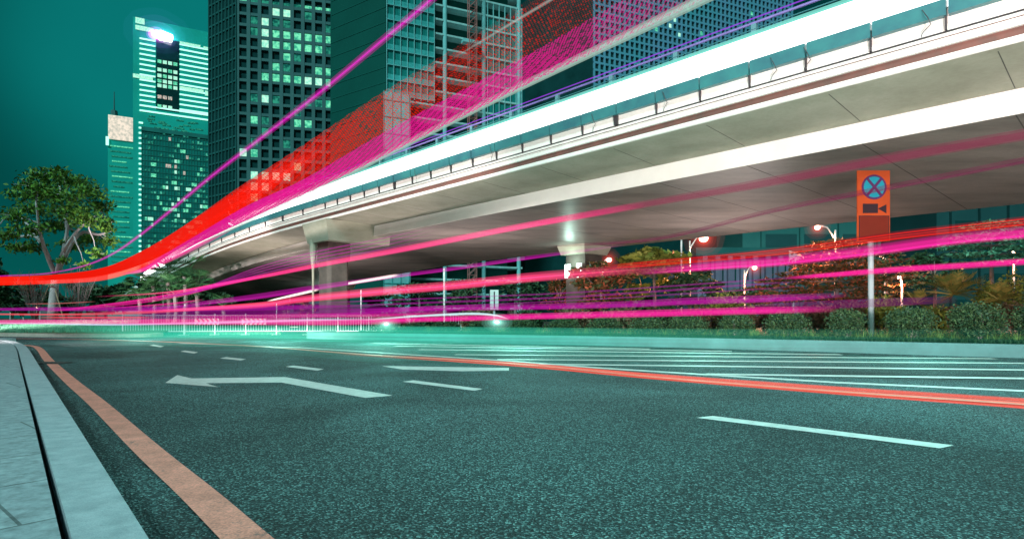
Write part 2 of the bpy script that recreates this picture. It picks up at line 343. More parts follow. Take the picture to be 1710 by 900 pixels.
# ------------------------------------------------------------------ viaduct
nD = Vector((0.725, 0.689, 0)); dT = Vector((-0.689, 0.725, 0))
def drop(t): return 0.0017 * max(0, t - 34) ** 2
def B(D, t, z): p = nD * D + dT * t; return Vector((p.x, p.y, z - drop(t)))
TS = [-45, -30, -15, 0, 15, 30] + list(range(34, 87, 3))
def sweep(name, prof, m, parent, closed=True, ts=TS):
    n = len(prof); v = []; f = []
    for t in ts:
        for D, z in prof: v.append(B(D, t, z))
    for i in range(len(ts) - 1):
        for j in range(n if closed else n - 1):
            k = (j + 1) % n; f.append((i * n + j, i * n + k, (i + 1) * n + k, (i + 1) * n + j))
    if closed: f += [tuple(range(n)), tuple((len(ts) - 1) * n + j for j in range(n))[::-1]]
    return link(name, v, f, m, parent)
via = empty('viaduct', B(17.9, 30, 0), 'long white and grey concrete road viaduct crossing overhead on piers', 'viaduct')
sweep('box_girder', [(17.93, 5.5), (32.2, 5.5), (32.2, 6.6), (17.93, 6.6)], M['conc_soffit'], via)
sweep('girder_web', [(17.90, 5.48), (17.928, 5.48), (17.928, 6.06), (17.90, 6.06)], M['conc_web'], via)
sweep('deck_wing', [(15.25, 6.21), (17.9, 6.07), (17.9, 6.6), (15.4, 6.75), (15.4, 6.25)], M['conc_wing'], via)
sweep('deck_wing', [(32.22, 5.9), (34.6, 6.2), (34.6, 7.4), (34.3, 7.4), (34.3, 6.7), (32.22, 6.6)], M['conc_wing'], via)
sweep('drip_lip', [(15.2, 6.20), (15.245, 6.18), (15.38, 6.30), (15.2, 6.31)], M['conc_band'], via)
sweep('groove', [(15.27, 6.312), (15.39, 6.312), (15.39, 6.50), (15.27, 6.50)], M['groove'], via)
sweep('fascia_band', [(15.2, 6.505), (15.4, 6.505), (15.4, 6.72), (15.17, 6.72)], M['conc_band'], via)
sweep('cable_pipe', [(15.13, 6.76), (15.16, 6.74), (15.19, 6.76), (15.16, 6.785)], M['metal_dark'], via)
sweep('cable_pipe', [(15.14, 6.655), (15.155, 6.645), (15.168, 6.655), (15.155, 6.668)], M['groove'], via)
sweep('parapet', [(15.215, 6.725), (15.5, 6.725), (15.5, 7.34), (15.215, 7.30)], M['conc_band'], via)
sweep('deck_slab', [(15.5, 6.62), (34.3, 6.62), (34.3, 6.8), (15.5, 6.8)], M['asphalt'], via)
# teal light trough hung on the parapet, in 1.4 m boxes on dark brackets
t = -14.0; k = 0
while t < 62:
    mb = MB(); p = [B(15.06, t, 7.08), B(15.21, t, 7.08), B(15.21, t + 1.36, 7.08), B(15.06, t + 1.36, 7.08), B(15.04, t, 7.41), B(15.21, t, 7.41), B(15.21, t + 1.36, 7.41), B(15.04, t + 1.36, 7.41)]
    mb.hexa(p); mb.build('trough', M['metal_teal'], via)
    if k % 2 == 0 or t < 30:
        mb = MB(); w = .035 if k % 9 else .14
        mb.hexa([B(15.15, t, 6.80), B(15.21, t, 6.80), B(15.21, t + w, 6.80), B(15.15, t + w, 6.80), B(15.12, t, 7.075), B(15.21, t, 7.075), B(15.21, t + w, 7.075), B(15.12, t + w, 7.075)])
        mb.build('bracket', M['metal_dark'], via)
    t += 1.4; k += 1
# hanging cables
for t in (3.2, 5.6, 6.4, 9.5, 12.1, 17.0, 22.0):
    mb = MB(); mb.tube([B(15.0, t, 7.3), B(14.96, t - .1, 7.1), B(15.0, t - .15, 6.95), B(15.1, t + .02, 6.85), B(15.13, t + .05, 6.78)], .009, 5); mb.build('cable', M['metal_dark'], via)
M['b_pale'] = mat('grey_teal_post', (0.10, 0.24, 0.27), .5)
# top rail with posts behind the trough
sweep('top_rail', [(15.95, 8.78), (16.0, 8.78), (16.0, 8.83), (15.95, 8.83)], M['metal_purple'], via)
sweep('mid_rail', [(15.95, 8.62), (15.98, 8.62), (15.98, 8.64), (15.95, 8.64)], M['metal_teal'], via)
for i in range(28):
    t = -12 + i * 2.4; mb = MB(); mb.obox(B(15.95, t, 0), dT, nD, .14, .05, 8.45 - drop(t), 8.78 - drop(t)); mb.obox(B(16.01, t, 0), dT, nD, .06, .05, 6.8 - drop(t), 8.8 - drop(t)); mb.build('rail_post', M['b_pale'], via)
for i in range(30):
    t = -14 + i * 3.2
    if t > 66: break
    mb = MB(); P = [B(18.0, t, 5.497), B(32.1, t, 5.497), B(32.1, t + .03, 5.497), B(18.0, t + .03, 5.497)]; mb.hexa(P + [p + Vector((0, 0, .01)) for p in P])
    P = [B(15.5, t, 6.194), B(17.85, t, 6.0695), B(17.85, t + .02, 6.0695), B(15.5, t + .02, 6.194)]; mb.hexa(P + [p + Vector((0, 0, .01)) for p in P]); mb.build('formwork_joint', M['joint'], via)
# crossbeam and piers
M['tile'] = mat('pier_reddish_tiles', (0.13, 0.07, 0.065), 0.7, 3, 0.4, c2=(0.06, 0.04, 0.04))
def near_pier(t):
    p = MB(); z1 = 5.05 - drop(t); c = .18
    o = nD * 15.5 + dT * (t - .6)
    P = [(c, 0), (1.3 - c, 0), (1.3, c), (1.3, 1.3 - c), (1.3 - c, 1.3), (c, 1.3), (0, 1.3 - c), (0, c)]
    q = [o + nD * a + dT * b for a, b in P]
    p.add([(v.x, v.y, -.05) for v in q] + [(v.x, v.y, z1) for v in q], [(i, (i + 1) % 8, 8 + (i + 1) % 8, 8 + i) for i in range(8)] + [tuple(range(8, 16))])
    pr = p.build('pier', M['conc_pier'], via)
    zt = 6.16 - drop(t)
    p = MB(); a0, a1 = 14.95, 19.0
    def q2(D, tt, z): v = nD * D + dT * tt; return (v.x, v.y, z)
    p.hexa([q2(15.2, t - 1.25, z1), q2(a1, t - 1.25, z1), q2(a1, t + 1.35, z1), q2(15.2, t + 1.35, z1), q2(a0, t - 1.45, zt), q2(a1, t - 1.45, zt), q2(a1, t + 1.55, zt), q2(a0, t + 1.55, zt)])
    p.build('crossbeam', M['conc_wing'], pr)
    p = MB(); p.obox(nD * 15.48 + dT * (t - .62), nD, dT, 1.34, 1.34, z1 - 1.0, z1 - .02); p.build('tile_band', M['tile'], pr)
    p = MB(); b = nD * 15.3 + dT * (t + .85)
    p.tube([(b.x, b.y, 0), (b.x, b.y, 3.4), (b.x, b.y, 3.9), (b.x, b.y, 4.6), (b.x, b.y, z1 + .2)], [.07, .07, .12, .2, .21], 10)
    p.build('downpipe', M['conc_wing'], pr)
near_pier(31.7); near_pier(63.7); near_pier(-3.5)
M['lamp_teal'] = emit('pier_lamp', (0.75, 1.0, 0.88), 7)
def far_pier(t):
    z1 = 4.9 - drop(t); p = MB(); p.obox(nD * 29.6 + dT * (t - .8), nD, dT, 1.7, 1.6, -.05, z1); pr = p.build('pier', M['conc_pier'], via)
    p = MB(); zt = 5.49 - drop(t)
    def q2(D, tt, z): v = nD * D + dT * tt; return (v.x, v.y, z)
    p.hexa([q2(29.3, t - 1.0, z1), q2(31.6, t - 1.0, z1), q2(31.6, t + 1.0, z1), q2(29.3, t + 1.0, z1), q2(29.1, t - 1.15, zt), q2(31.9, t - 1.15, zt), q2(31.9, t + 1.15, zt), q2(29.1, t + 1.15, zt)])
    p.build('cap', M['conc_wing'], pr)
    for s in (-.55, .45):
        p = MB(); b = nD * 29.42 + dT * (t + s); p.obox(b - dT * .12, nD, dT, .12, .45, 3.6 - drop(t), 4.3 - drop(t)); h = p.build('lamp_box', M['metal_white'], pr)
        p = MB(); p.obox(b - dT * .06 - nD * .03, nD, dT, .028, .33, 3.4 - drop(t), 4.25 - drop(t)); p.build('lamp_glass', M['lamp_teal'], h)
    ld = bpy.data.lights.new('pier_lamp', 'POINT'); ld.energy = 80; ld.color = (.6, 1, .85); ld.shadow_soft_size = .3
    lo = bpy.data.objects.new('pier_lamp_light', ld); col.objects.link(lo); b = nD * 29.0 + dT * t; lo.location = (b.x, b.y, 4.4 - drop(t))
far_pier(25.2); far_pier(58.7); far_pier(-5.3)

# unseen floodlights added on the near pavement to brighten the viaduct's near side
M['lens'] = emit('fill_lens', (1, .9, .78), 3, False)
def fill_flood(x, y, tD, tt, tz, pw, lab, cone=60):
    e = empty('fill_floodlight', (x, y, 0), lab, 'fill_floodlight', 'added floodlights washing the viaduct from the near pavement'); tgt = B(tD, tt, tz)
    mb = MB(); mb.tube([(x, y, .1), (x, y, .75)], .05, 8); mb.tube([(x, y, .0), (x, y, .16)], .16, 10); mb.build('stand', M['metal_dark'], e)
    d = (tgt - Vector((x, y, .9))).normalized(); h = Vector((d.x, d.y, 0)).normalized(); sd_ = Vector((-h.y, h.x, 0)); c = Vector((x, y, 0)) - sd_ * .22 - h * .1
    mb = MB(); mb.obox(c, h, sd_, .16, .44, .76, 1.06); hd = mb.build('housing', M['metal_dark'], e)
    mb = MB(); mb.obox(c + h * .162 + sd_ * .03, h, sd_, .01, .38, .79, 1.03); mb.build('lens', M['lens'], hd)
    ld = bpy.data.lights.new('fill_flood', 'SPOT'); ld.energy = pw; ld.color = (1.0, .86, .82); ld.spot_size = R(cone); ld.spot_blend = .5; ld.shadow_soft_size = .35
    lo = bpy.data.objects.new('fill_flood_beam', ld); col.objects.link(lo); lo.location = Vector((x, y, .92)) + d * .35; lo.rotation_euler = d.to_track_quat('-Z', 'Y').to_euler()
fill_flood(3.5, -6.5, 16, 0, 7.5, 20000, 'added low black floodlight on the pavement behind the camera, the right one', 75)
fill_flood(-3.5, -2.0, 16, 8, 9.0, 12000, 'added low black floodlight on the pavement behind the camera, the left one', 60)
fill_flood(-17, 10, 16, 27, 8.0, 32000, 'added low black floodlight on the left pavement nearest the drain grate', 60)
fill_flood(-26, 20, 16.5, 47, 6.6, 32000, 'added low black floodlight on the left pavement farthest along the bend', 40)

for x, y, lab in ((19, 12.5, 'added ground light under the deck beyond the right border'), (10.5, 29, 'added ground light under the deck behind the clipped shrubs, right of the floodlit pier'), (-3.5, 33.5, 'added ground light under the deck between the two rows of piers'), (-16, 44, 'added ground light under the deck beyond the near pier')):  # unseen ground lights added to brighten the deck's underside
    e = empty('fill_ground_light', (x, y, 0), lab, 'ground light', 'added ground lights under the deck')
    mb = MB(); mb.box(x - .3, x + .3, y - .15, y + .15, 0, .14); mb.build('housing', M['metal_dark'], e); mb = MB(); mb.box(x - .26, x + .26, y - .12, y + .12, .142, .15); mb.build('lens', M['lens'], e)
    ld = bpy.data.lights.new('fill_ground_light', 'AREA'); ld.shape = 'RECTANGLE'; ld.size = 5; ld.size_y = 3; ld.energy = 420; ld.color = (1.0, .84, .80)
    lo = bpy.data.objects.new('fill_ground_beam', ld); col.objects.link(lo); lo.location = (x, y, .45); lo.rotation_euler = (R(180), 0, 0)

# ------------------------------------------------------------------ buildings
def vpdir(u): d = Vector(((u - 855) / F, 1, 0)); return d.normalized()
def at(u, Y): return Vector(((u - 855) * Y / F, Y, 0))
M['b_dark'] = mat('tower_cladding_dark', (0.02, 0.11, 0.11), 0.5, .2, .3, spec=.12)
M['b_glass'] = mat('dark_glass', (0.008, 0.05, 0.052), 0.12, .3, .3)
M['b_frame'] = mat('tower_frame', (0.055, 0.16, 0.165), 0.6, .3, .15, spec=.12)
M['b_teal'] = mat('teal_curtain_wall', (0.03, 0.22, 0.20), 0.3, .15, .3, spec=.12)
M['b_pale'] = mat('pale_cladding', (0.20, 0.55, 0.57), 0.5, .5, .2, spec=.12)
M['win_a'] = emit('lit_room', (0.22, 0.95, 0.55), 1.0, False, c2=(0.04, 0.45, 0.28), scale=1.2)
M['win_b'] = emit('lit_room_dim', (0.03, 0.32, 0.21), 1.0, False, c2=(0.005, 0.10, 0.08), scale=1.0)
M['win_c'] = emit('lit_room_bright', (0.55, 1.0, 0.75), 1.1, False, c2=(0.25, 0.8, 0.6), scale=1.6)
M['win_a2'] = emit('lit_room_small', (0.10, 0.62, 0.42), 1.0, False, c2=(0.01, 0.2, 0.15), scale=1.5)
M['win_w'] = emit('lit_room_warm', (1.0, 0.72, 0.62), 0.8, False, c2=(0.2, 0.4, 0.35), scale=1.5)
M['strip'] = emit('light_strip', (0.45, 1.0, 0.80), 1.6, False)
M['screen'] = emit('crown_screen', (1.0, 0.88, 0.72), 1.0, False, c2=(0.6, 0.6, 0.5), scale=.5)
M['beacon'] = emit('beacon', (1.0, 0.8, 1.0), 8, False)
M['beacon_purple'] = emit('beacon_rim', (0.75, 0.03, 0.9), 1.6, False)
def prism(C, a, la, b, lb, z0, z1):
    mb = MB(); mb.obox(C, a, b, la, lb, z0, z1); return mb
def cellbox(mb, C, a, out, s0, s1, z0, z1, o0, o1):
    P = [C + a * s0 + out * o0, C + a * s1 + out * o0, C + a * s1 + out * o1, C + a * s0 + out * o1]
    mb.hexa([(p.x, p.y, z0) for p in P] + [(p.x, p.y, z1) for p in P])
def outward(a): # horizontal normal of a face running along a, toward the camera
    n = Vector((a.y, -a.x, 0)); return n if n.y < 0 else -n

# office tower with the square window grid
a, b = vpdir(4700), vpdir(-600); C = at(397, 160)
T4 = empty('office_tower', C, 'dark teal office tower with a square window grid, left of the tower under construction', 'tower')
prism(C, a, 30.3, b, 14, 0, 97).build('wall', M['b_glass'], T4)
o = outward(a); ol = outward(b) if outward(b).x < 0 else outward(b)
mb = MB(); cw = 2.75
for i in range(12): cellbox(mb, C, a, o, i * cw - (.0 if i == 0 else .45), i * cw + .45, 0, 97, 0.02, .7)
for k in range(-5, 29):
    z = 83.5 - 2.96 * k + 1.48
    cellbox(mb, C, a, o, 0, 30.2, z - .38, z + .38, 0.02, .62)
mb.build('facade_grid', M['b_frame'], T4)
mb = MB()
for k in range(-5, 29):
    z = 83.5 - 2.96 * k + 1.48
    cellbox(mb, C, b, ol, 0.1, 14, z - .22, z + .22, .02, .3)
for i in range(9): cellbox(mb, C, b, ol, .05 + i * 1.7, .4 + i * 1.7, 0, 97, .02, .45)
mb.build('side_grid', M['b_dark'], T4)
lit = {-1: 'abbbbbaaa', 0: '   cc b  ', 1: ' bcbb   b', 2: ' bcaaaaaa', 3: '  caaaaab', 4: '    ab   ', 5: '   ab  aaa'[:9], 6: '  aaaacca', 7: '         ', 8: ' bcb  bba', 9: '     b   ', 10: ' ab  aa  ', 11: '  b      ', 12: ' b  b    ', 13: 'ca       ', 14: '     a   ',
       15: ' cccc    ', 16: ' cc      ', 17: ' a       ', 18: '  a  a   ', 19: '   aa    '}
for k, s in lit.items():
    for i, ch in enumerate(s):
        if ch == ' ': continue
        z = 83.5 - 2.96 * k; mb = MB(); cellbox(mb, C, a, o, i * cw + .5, (i + 1) * cw - .5, z - 1.02, z + (1.05 if k != -1 else -.1), .03, .10)
        mb.build('window', M['win_' + ch], T4)

# tower under construction
a, b = vpdir(3100), vpdir(-600); C = at(645, 110); o = outward(a); ol = outward(b)
T5 = empty('unfinished_tower', C, 'office tower under construction with glass corner, bare floor slabs and hoist mast', 'tower')
M['b_side'] = mat('dark_green_side', (0.004, 0.085, 0.072), 0.6, .1, .15, spec=.12)
M['b_side2'] = mat('green_side_joint', (0.008, 0.11, 0.095), .6, .1, .1, spec=.12)
M['slab'] = mat('slab_edge', (0.30, 0.60, 0.60), 0.8, .8, .3)
M['b_glass5'] = mat('teal_panel_glass', (0.012, 0.22, 0.205), 0.2, 1.2, .4, stretch=(3, 3, .3))
M['b_span5'] = mat('spandrel_teal', (0.06, 0.42, 0.42), 0.35, 2, .3, spec=.12)
mb = MB(); mb.obox(C - b * 0, a, b, 9.1, 15.3, 41.5, 68); mb.build('wall', M['b_glass5'], T5)
mb = MB(); mb.obox(C + a * .5 + b * 2.5, a, b, 26, 14, 0, 66); mb.build('core', M['b_side'], T5)
mb = MB(); mb.obox(C + b * .02 + ol * .02, b, ol, 15.2, .15, 20, 68.2); mb.build('side_wall', M['b_side'], T5)
mb = MB()
for k in range(18): cellbox(mb, C, b, ol, 0, 15.2, 22 + k * 2.75, 22.12 + k * 2.75, .18, .24)
mb.build('side_joint', M['b_side2'], T5)
mb = MB(); mv = MB()
for k in range(10): cellbox(mb, C, a, o, 0.05, 9.05, 41.9 + k * 2.75, 42.9 + k * 2.75, .02, .15)
mb.build('spandrel', M['b_span5'], T5)
for i in range(8): cellbox(mv, C, a, o, i * 1.29, i * 1.29 + .1, 41.5, 68, .02, .3)
for k in range(10): cellbox(mv, C, a, o, 0.05, 9.05, 41.8 + k * 2.75, 41.9 + k * 2.75, .16, .3)
mv.build('mullion', M['b_pale'], T5)
for k in range(24): # bare slabs
    z = 2.5 + k * 2.75
    if z > 66: break
    mb = MB(); cellbox(mb, C, a, o, 9.2 if z > 41 else 0, 27.6, z, z + .35, -6, .0); mb.build('slab', M['slab'], T5)
for s in (11.2, 19.2, 26.8, .6):
    mb = MB(); p = C + a * s; mb.tube([(p.x, p.y + .3, 0), (p.x, p.y + .3, 66 if s > 1 else 41)], .42, 8); mb.build('column', M['b_pale'], T5)
mb = MB()
for k in range(8, 23):
    z = 2.9 + k * 2.75
    if z > 60: break
    for i in range(6): cellbox(mb, C, a, o, 20.0 + i * 1.24, 21.15 + i * 1.24, z, z + 2.2, -.4, -.3)
mb.build('glass_panel', M['b_glass5'], T5)
mb = MB()
for i in range(7): cellbox(mb, C, a, o, 20.0 + i * 1.24, 20.08 + i * 1.24, 20, 63, -.3, .08)
mb.build('mullion', M['b_pale'], T5)
hs = empty('hoist_mast', C + a * 16 + o * 1.2, 'red lattice builders hoist mast standing against the bare slabs', 'hoist')
M['mast'] = mat('mast_red_grey', (0.34, 0.15, 0.14), .6, 2, .4)
mb = MB(); c0 = C + a * 15.3 + o * 1.6
for ii, jj in ((0, 0), (1.5, 0), (0, .9), (1.5, .9)):
    p = c0 + a * ii + o * jj; mb.tube([(p.x, p.y, 0), (p.x, p.y, 72)], .1, 5)
for k in range(48):
    z = k * 1.5
    for q, r_ in (((0, 0), (1.5, 0)), ((0, .9), (1.5, .9))):
        p = c0 + a * q[0] + o * q[1]; r2 = c0 + a * r_[0] + o * r_[1]
        mb.tube([(p.x, p.y, z), (r2.x, r2.y, z + 1.5)], .07, 4); mb.tube([(p.x, p.y, z), (r2.x, r2.y, z)], .07, 4)
mb.build('lattice', M['mast'], hs)
mb = MB(); mb.obox(C + a * 14.4 + o * .3, a, o, 3.6, 1.4, 53.6, 54.2); mb.build('platform', M['b_pale'], hs)
# pale screened corner podium
PC = at(640, 104); pd = empty('screened_podium', PC, 'pale mesh screened block at the foot of the unfinished tower', 'building')
mb = MB(); mb.obox(PC, a, vpdir(644), 4.8, 8, 0, 40.2); mb.build('wall', M['b_pale'], pd)
mb = MB()
for k in range(14): cellbox(mb, PC, a, o, 0, 4.8, 1 + k * 2.9, 1.15 + k * 2.9, .02, .1)
for i in range(4): cellbox(mb, PC, a, o, i * 1.5, .12 + i * 1.5, 0, 40.3, .02, .1)
mb.build('mullion', M['b_span5'], pd)

# right grid tower
a = vpdir(3100); b = vpdir(-200); C = at(990, 130); o = outward(a)
T6 = empty('lattice_tower', C, 'blue and purple close gridded tower rising behind the viaduct parapet', 'tower')
M['b_lattice'] = mat('lattice_blue_violet', (0.16, 0.30, 0.52), .5, .09, .4, c2=(0.05, 0.36, 0.42))
prism(C, a, 60, b, 20, 0, 84).build('wall', M['b_glass'], T6)
mb = MB()
for i in range(46): cellbox(mb, C, a, o, i * 1.32, i * 1.32 + .4, 40, 84, .02, .35)
for k in range(28): cellbox(mb, C, a, o, 0, 60, 40 + k * 1.6, 40.45 + k * 1.6, .02, .34)
mb.build('facade_grid', M['b_lattice'], T6)
for i, k, c in ((5, 26, 'c'), (6, 26, 'c'), (4, 25, 'a'), (15, 17, 'c'), (16, 18, 'c'), (12, 16, 'a'), (19, 20, 'a'), (25, 24, 'a'), (9, 22, 'a'), (30, 27, 'c'), (8, 20, 'b'), (17, 16, 'c'), (34, 22, 'a'), (3, 20, 'b'), (22, 17, 'a')):
    mb = MB(); cellbox(mb, C, a, o, i * 1.32 + .42, i * 1.32 + 1.30, 40.5 + k * 1.6, 41.5 + k * 1.6, .03, .08); mb.build('window', M['win_' + c], T6)

# tall lit tower
a, b = vpdir(2650), vpdir(255); C = at(222, 420); o = outward(a)
T2 = empty('lit_skyscraper', C, 'tallest skyscraper, striped with glowing light bands, magenta beacon near its top', 'skyscraper')
M['b_t2'] = mat('skyscraper_teal', (0.012, 0.50, 0.42), 0.5, .05, .15, spec=.12)
prism(C, a, 62, b, 20, 0, 212).build('wall', M['b_t2'], T2)
def zof(v, Y=420): return EYE + (HV - v) * Y / F
def strip2(s0, s1, z0, h=.9, m='strip', d=.5):
    mb = MB(); cellbox(mb, C, a, o, s0, s1, z0, z0 + h, .05, d); mb.build('light_strip' if m == 'strip' else 'window', M[m], T2)
mb = MB(); cellbox(mb, C, a, o, 14, 28.3, zof(177), zof(55), .03, .3); mb.build('dark_bay', M['b_glass'], T2)
for k in range(14): strip2(28.6, 60, zof(60.5) - k * 3.62, .95)
for k in range(13): strip2(4, 13.5, zof(63.5) - k * 3.62, .95)
strip2(4, 60, zof(63.5) - 13 * 3.62, 1.0); strip2(4, 60, zof(63.5) - 14 * 3.62, 1.0)
for k in range(26): strip2(3.5, 6.0, zof(205) - k * 3.62, 1.1)
for i, (s0, s1, v0, h) in enumerate([(1.5, 7, 28.5, 4), (1.5, 12.5, 41.5, 3), (28.8, 42, 54.5, 2), (44, 60, 55.3, 2), (0, 12, 123.3, 2.6), (28.6, 44, 131.5, 2.6), (45, 60, 132.5, 3.4)]): strip2(s0, s1, zof(v0) - h - .6 * 0, h, 'win_c')
for k, v0 in enumerate([92, 106, 116, 125, 133, 152, 168]):
    for i in range(4 if k < 5 else 3): strip2(14.8 + i * 3.3, 17.3 + i * 3.3, zof(v0) - 2.6, 2.4, 'win_w' if k == 5 else ('win_c' if (i + k) % 3 else 'win_a'), .55)
rngl = random.Random(3)
for k in range(30):
    s0 = rngl.uniform(8, 40); strip2(s0, s0 + rngl.uniform(1.5, 5), zof(rngl.uniform(190, 212)), .8, 'win_b', .3)
mb = MB(); p = C + a * 17.5 + o * 2.2; mb.tube([(p.x - 6.2, p.y - 1, zof(49.5)), (p.x - 1, p.y, zof(52)), (p.x + 6, p.y + 2, zof(55.5))], [1.2, 3.4, 2.6], 10); bc = mb.build('beacon', M['beacon'], T2, True)
for r_, g_, cc in ((1.3, .8, (0.9, .0, .8)), (1.8, .22, (0.6, .0, .7)), (3.0, .07, (0.2, .05, .6)), (4.2, .04, (0.08, .1, .5)), (5.6, .03, (0.03, .15, .35))):
    mb = MB(); mb.ball((p.x - 1.5 - 4.0 / r_, p.y + 1, zof(51.5)), 4.0 * r_, 14, .75); set_gain(mb.build('beacon_glow', glow(cc, g_), bc, True), 1.0)  # the beacon's glow in the air, built as emissive shells

# lower curtain-wall block in front of it
C = at(236, 370); T3 = empty('curtain_wall_block', C, 'mid height glass office block with scattered lit rooms, in front of the striped skyscraper', 'office block')
M['b_t3'] = mat('block_teal', (0.010, 0.25, 0.22), 0.3, .12, .35)
prism(C, a, 60, b, 14, 0, 118).build('wall', M['b_t3'], T3)
mb = MB()
for i in range(38): cellbox(mb, C, a, o, i * 1.6, i * 1.6 + .22, 0, 118, .02, .25)
for k in range(34): cellbox(mb, C, a, o, 0, 60, 3 + k * 3.4, 3.4 + k * 3.4, .02, .25)
cellbox(mb, C, a, o, 0, 60, 116.5, 119, .02, .6)
mb.build('facade_grid', M['b_teal'], T3)
seen = set()
for n in range(96):
    if n < 30: i, k = int(rngl.gauss(13, 2)), rngl.randint(12, 32)
    elif n < 70: i, k = rngl.randint(2, 22), int(rngl.gauss(19, 3.5))
    else: i, k = rngl.randint(1, 34), rngl.randint(2, 32)
    if (i, k) in seen or i < 0 or k > 33: continue
    seen.add((i, k)); mb = MB(); w = rngl.choice((1, 1, 2)); cellbox(mb, C, a, o, i * 1.6 + .25, (i + w) * 1.6 - .05, 3.5 + k * 3.4, 5.6 + k * 3.4, .26, .3)
    mb.build('window', M[rngl.choice(('win_a', 'win_a', 'win_c', 'win_b', 'win_w' if k > 24 else 'win_a'))], T3)

mb = MB(); mc = MB()
for n in range(420):
    i, k = rngl.randint(0, 35), rngl.randint(1, 33)
    if (i, k) in seen: continue
    seen.add((i, k)); cellbox(mb if n % 3 else mc, C, a, o, i * 1.6 + .3, (i + 1) * 1.6 - .1, 3.6 + k * 3.4, 4.4 + k * 3.4 + rngl.random(), .26, .29)
mb.build('small_window', M['win_b'], T3)['kind'] = 'stuff'; mc.build('small_window', M['win_a2'], T3)['kind'] = 'stuff'

# slim tower with crown screen and antenna
C = at(180, 460); T1 = empty('slim_tower', C, 'slim tower at far left with warm lit crown screen and thin antenna', 'tower')
prism(C, a, 21, b, 12, 0, zof(191, 460)).build('wall', M['b_t2'], T1)
mb = MB(); cellbox(mb, C, a, o, .3, 20.6, zof(232, 460), zof(192, 460), .05, .8); mb.build('crown_screen', M['screen'], T1)
mb = MB(); p = C + a * 4 + b * 3; mb.tube([(p.x, p.y, zof(191, 460)), (p.x, p.y, zof(182, 460)), (p.x, p.y, zof(181, 460)), (p.x, p.y, zof(150, 460))], [2.6, 2.2, .5, .25], 8); mb.build('antenna', M['b_frame'], T1)
for k in range(24):
    z = zof(244 + k * 8.4, 460); mb = MB(); cellbox(mb, C, a, o, .5 + rngl.random() * 3, 10 + rngl.random() * 10, z, z + .9, .05, .3); mb.build('light_strip', M['win_a' if k % 3 == 0 else 'win_b'], T1)
mb = MB(); cellbox(mb, C, a, o, -1.2, .6, zof(243, 460), zof(229, 460), .1, 1.4); mb.build('corner_light', M['strip'], T1)
# buildings seen under the deck
def low_block(name, label, u0, u1, vtop, Y, m, bays, ml):
    C = at(u0, Y); w = (u1 - u0) * Y / F; H = EYE + (HV - vtop) * Y / F
    e = empty(name, C, label, 'building'); mb = MB(); mb.box(C.x, C.x + w, Y, Y + 12, 0, H); mb.build('wall', M[m], e)
    mb = MB(); mb.box(C.x - .3, C.x + w + .3, Y - .4, Y + 12.3, H, H + .9); mb.build('roof', M['b_dark'], e)
    for i in range(bays):
        x = C.x + w * (i + .5) / bays; mb = MB(); mb.box(x - .25, x + .25, Y - .5, Y - .01, 0, H); mb.build('pilaster', M[ml], e)
    for i in range(bays - 1):
        x0 = C.x + w * (i + .5) / bays + .6; x1 = C.x + w * (i + 1.5) / bays - .6
        for fl in range(int(H // 3.6)):
            mb = MB(); mb.box(x0, x1, Y - .1, Y - .02, 1.2 + fl * 3.6, 3.3 + fl * 3.6); mb.build('window', M['b_glass'] if rngl.random() < .9 and u0 != 1240 else (M['b_far2'] if rngl.random() < .93 else M['win_b']), e)
    return e
M['b_far'] = mat('far_teal_wall', (0.035, 0.15, 0.145), .7, .1, .2, spec=.1)
M['b_far2'] = mat('far_dark_wall', (0.018, 0.075, 0.08), .7, .1, .2, spec=.1)
M['b_slate'] = mat('slate_violet_wall', (0.13, 0.14, 0.22), .7, .3, .3)
low_block('low_building', 'long teal low rise with flat roof, seen behind the orange sign board', 1240, 1562, 362, 95, 'b_far', 5, 'b_far')
low_block('low_building', 'darker glass building at the right edge below the deck', 1564, 1900, 330, 82, 'b_far2', 7, 'b_far2')
low_block('low_building', 'grey violet building with tall pilasters behind the brightest street lamp', 1165, 1332, 428, 64, 'b_slate', 8, 'b_slate')
low_block('low_building', 'distant dim block between the two rows of piers', 690, 900, 440, 150, 'b_far2', 8, 'b_far2')
rw = empty('retaining_wall', W(455, 531, 60), 'short beige retaining wall at the foot of a ramp, left of the near pier', 'wall')
c0 = W(415, 531, 60); c1 = W(443, 531, 60); c2 = W(482, 531, 60)
mb = MB(); mb.add([(c0.x - 3, 60, 2.6), (c2.x, 60, 2.9), (c2.x, 60.5, 2.9), (c0.x - 3, 60.5, 2.6), (c0.x - 3, 60, 2.2), (c2.x, 60, 1.9), (c2.x, 60.5, 1.9), (c0.x - 3, 60.5, 2.2)], [(0, 1, 2, 3), (7, 6, 5, 4), (4, 5, 1, 0), (5, 6, 2, 1), (6, 7, 3, 2), (7, 4, 0, 3)])
mb.box(c1.x, c2.x - .05, 60.05, 60.45, 0, 2.0); mb.build('panel', M['conc_wing'], rw)

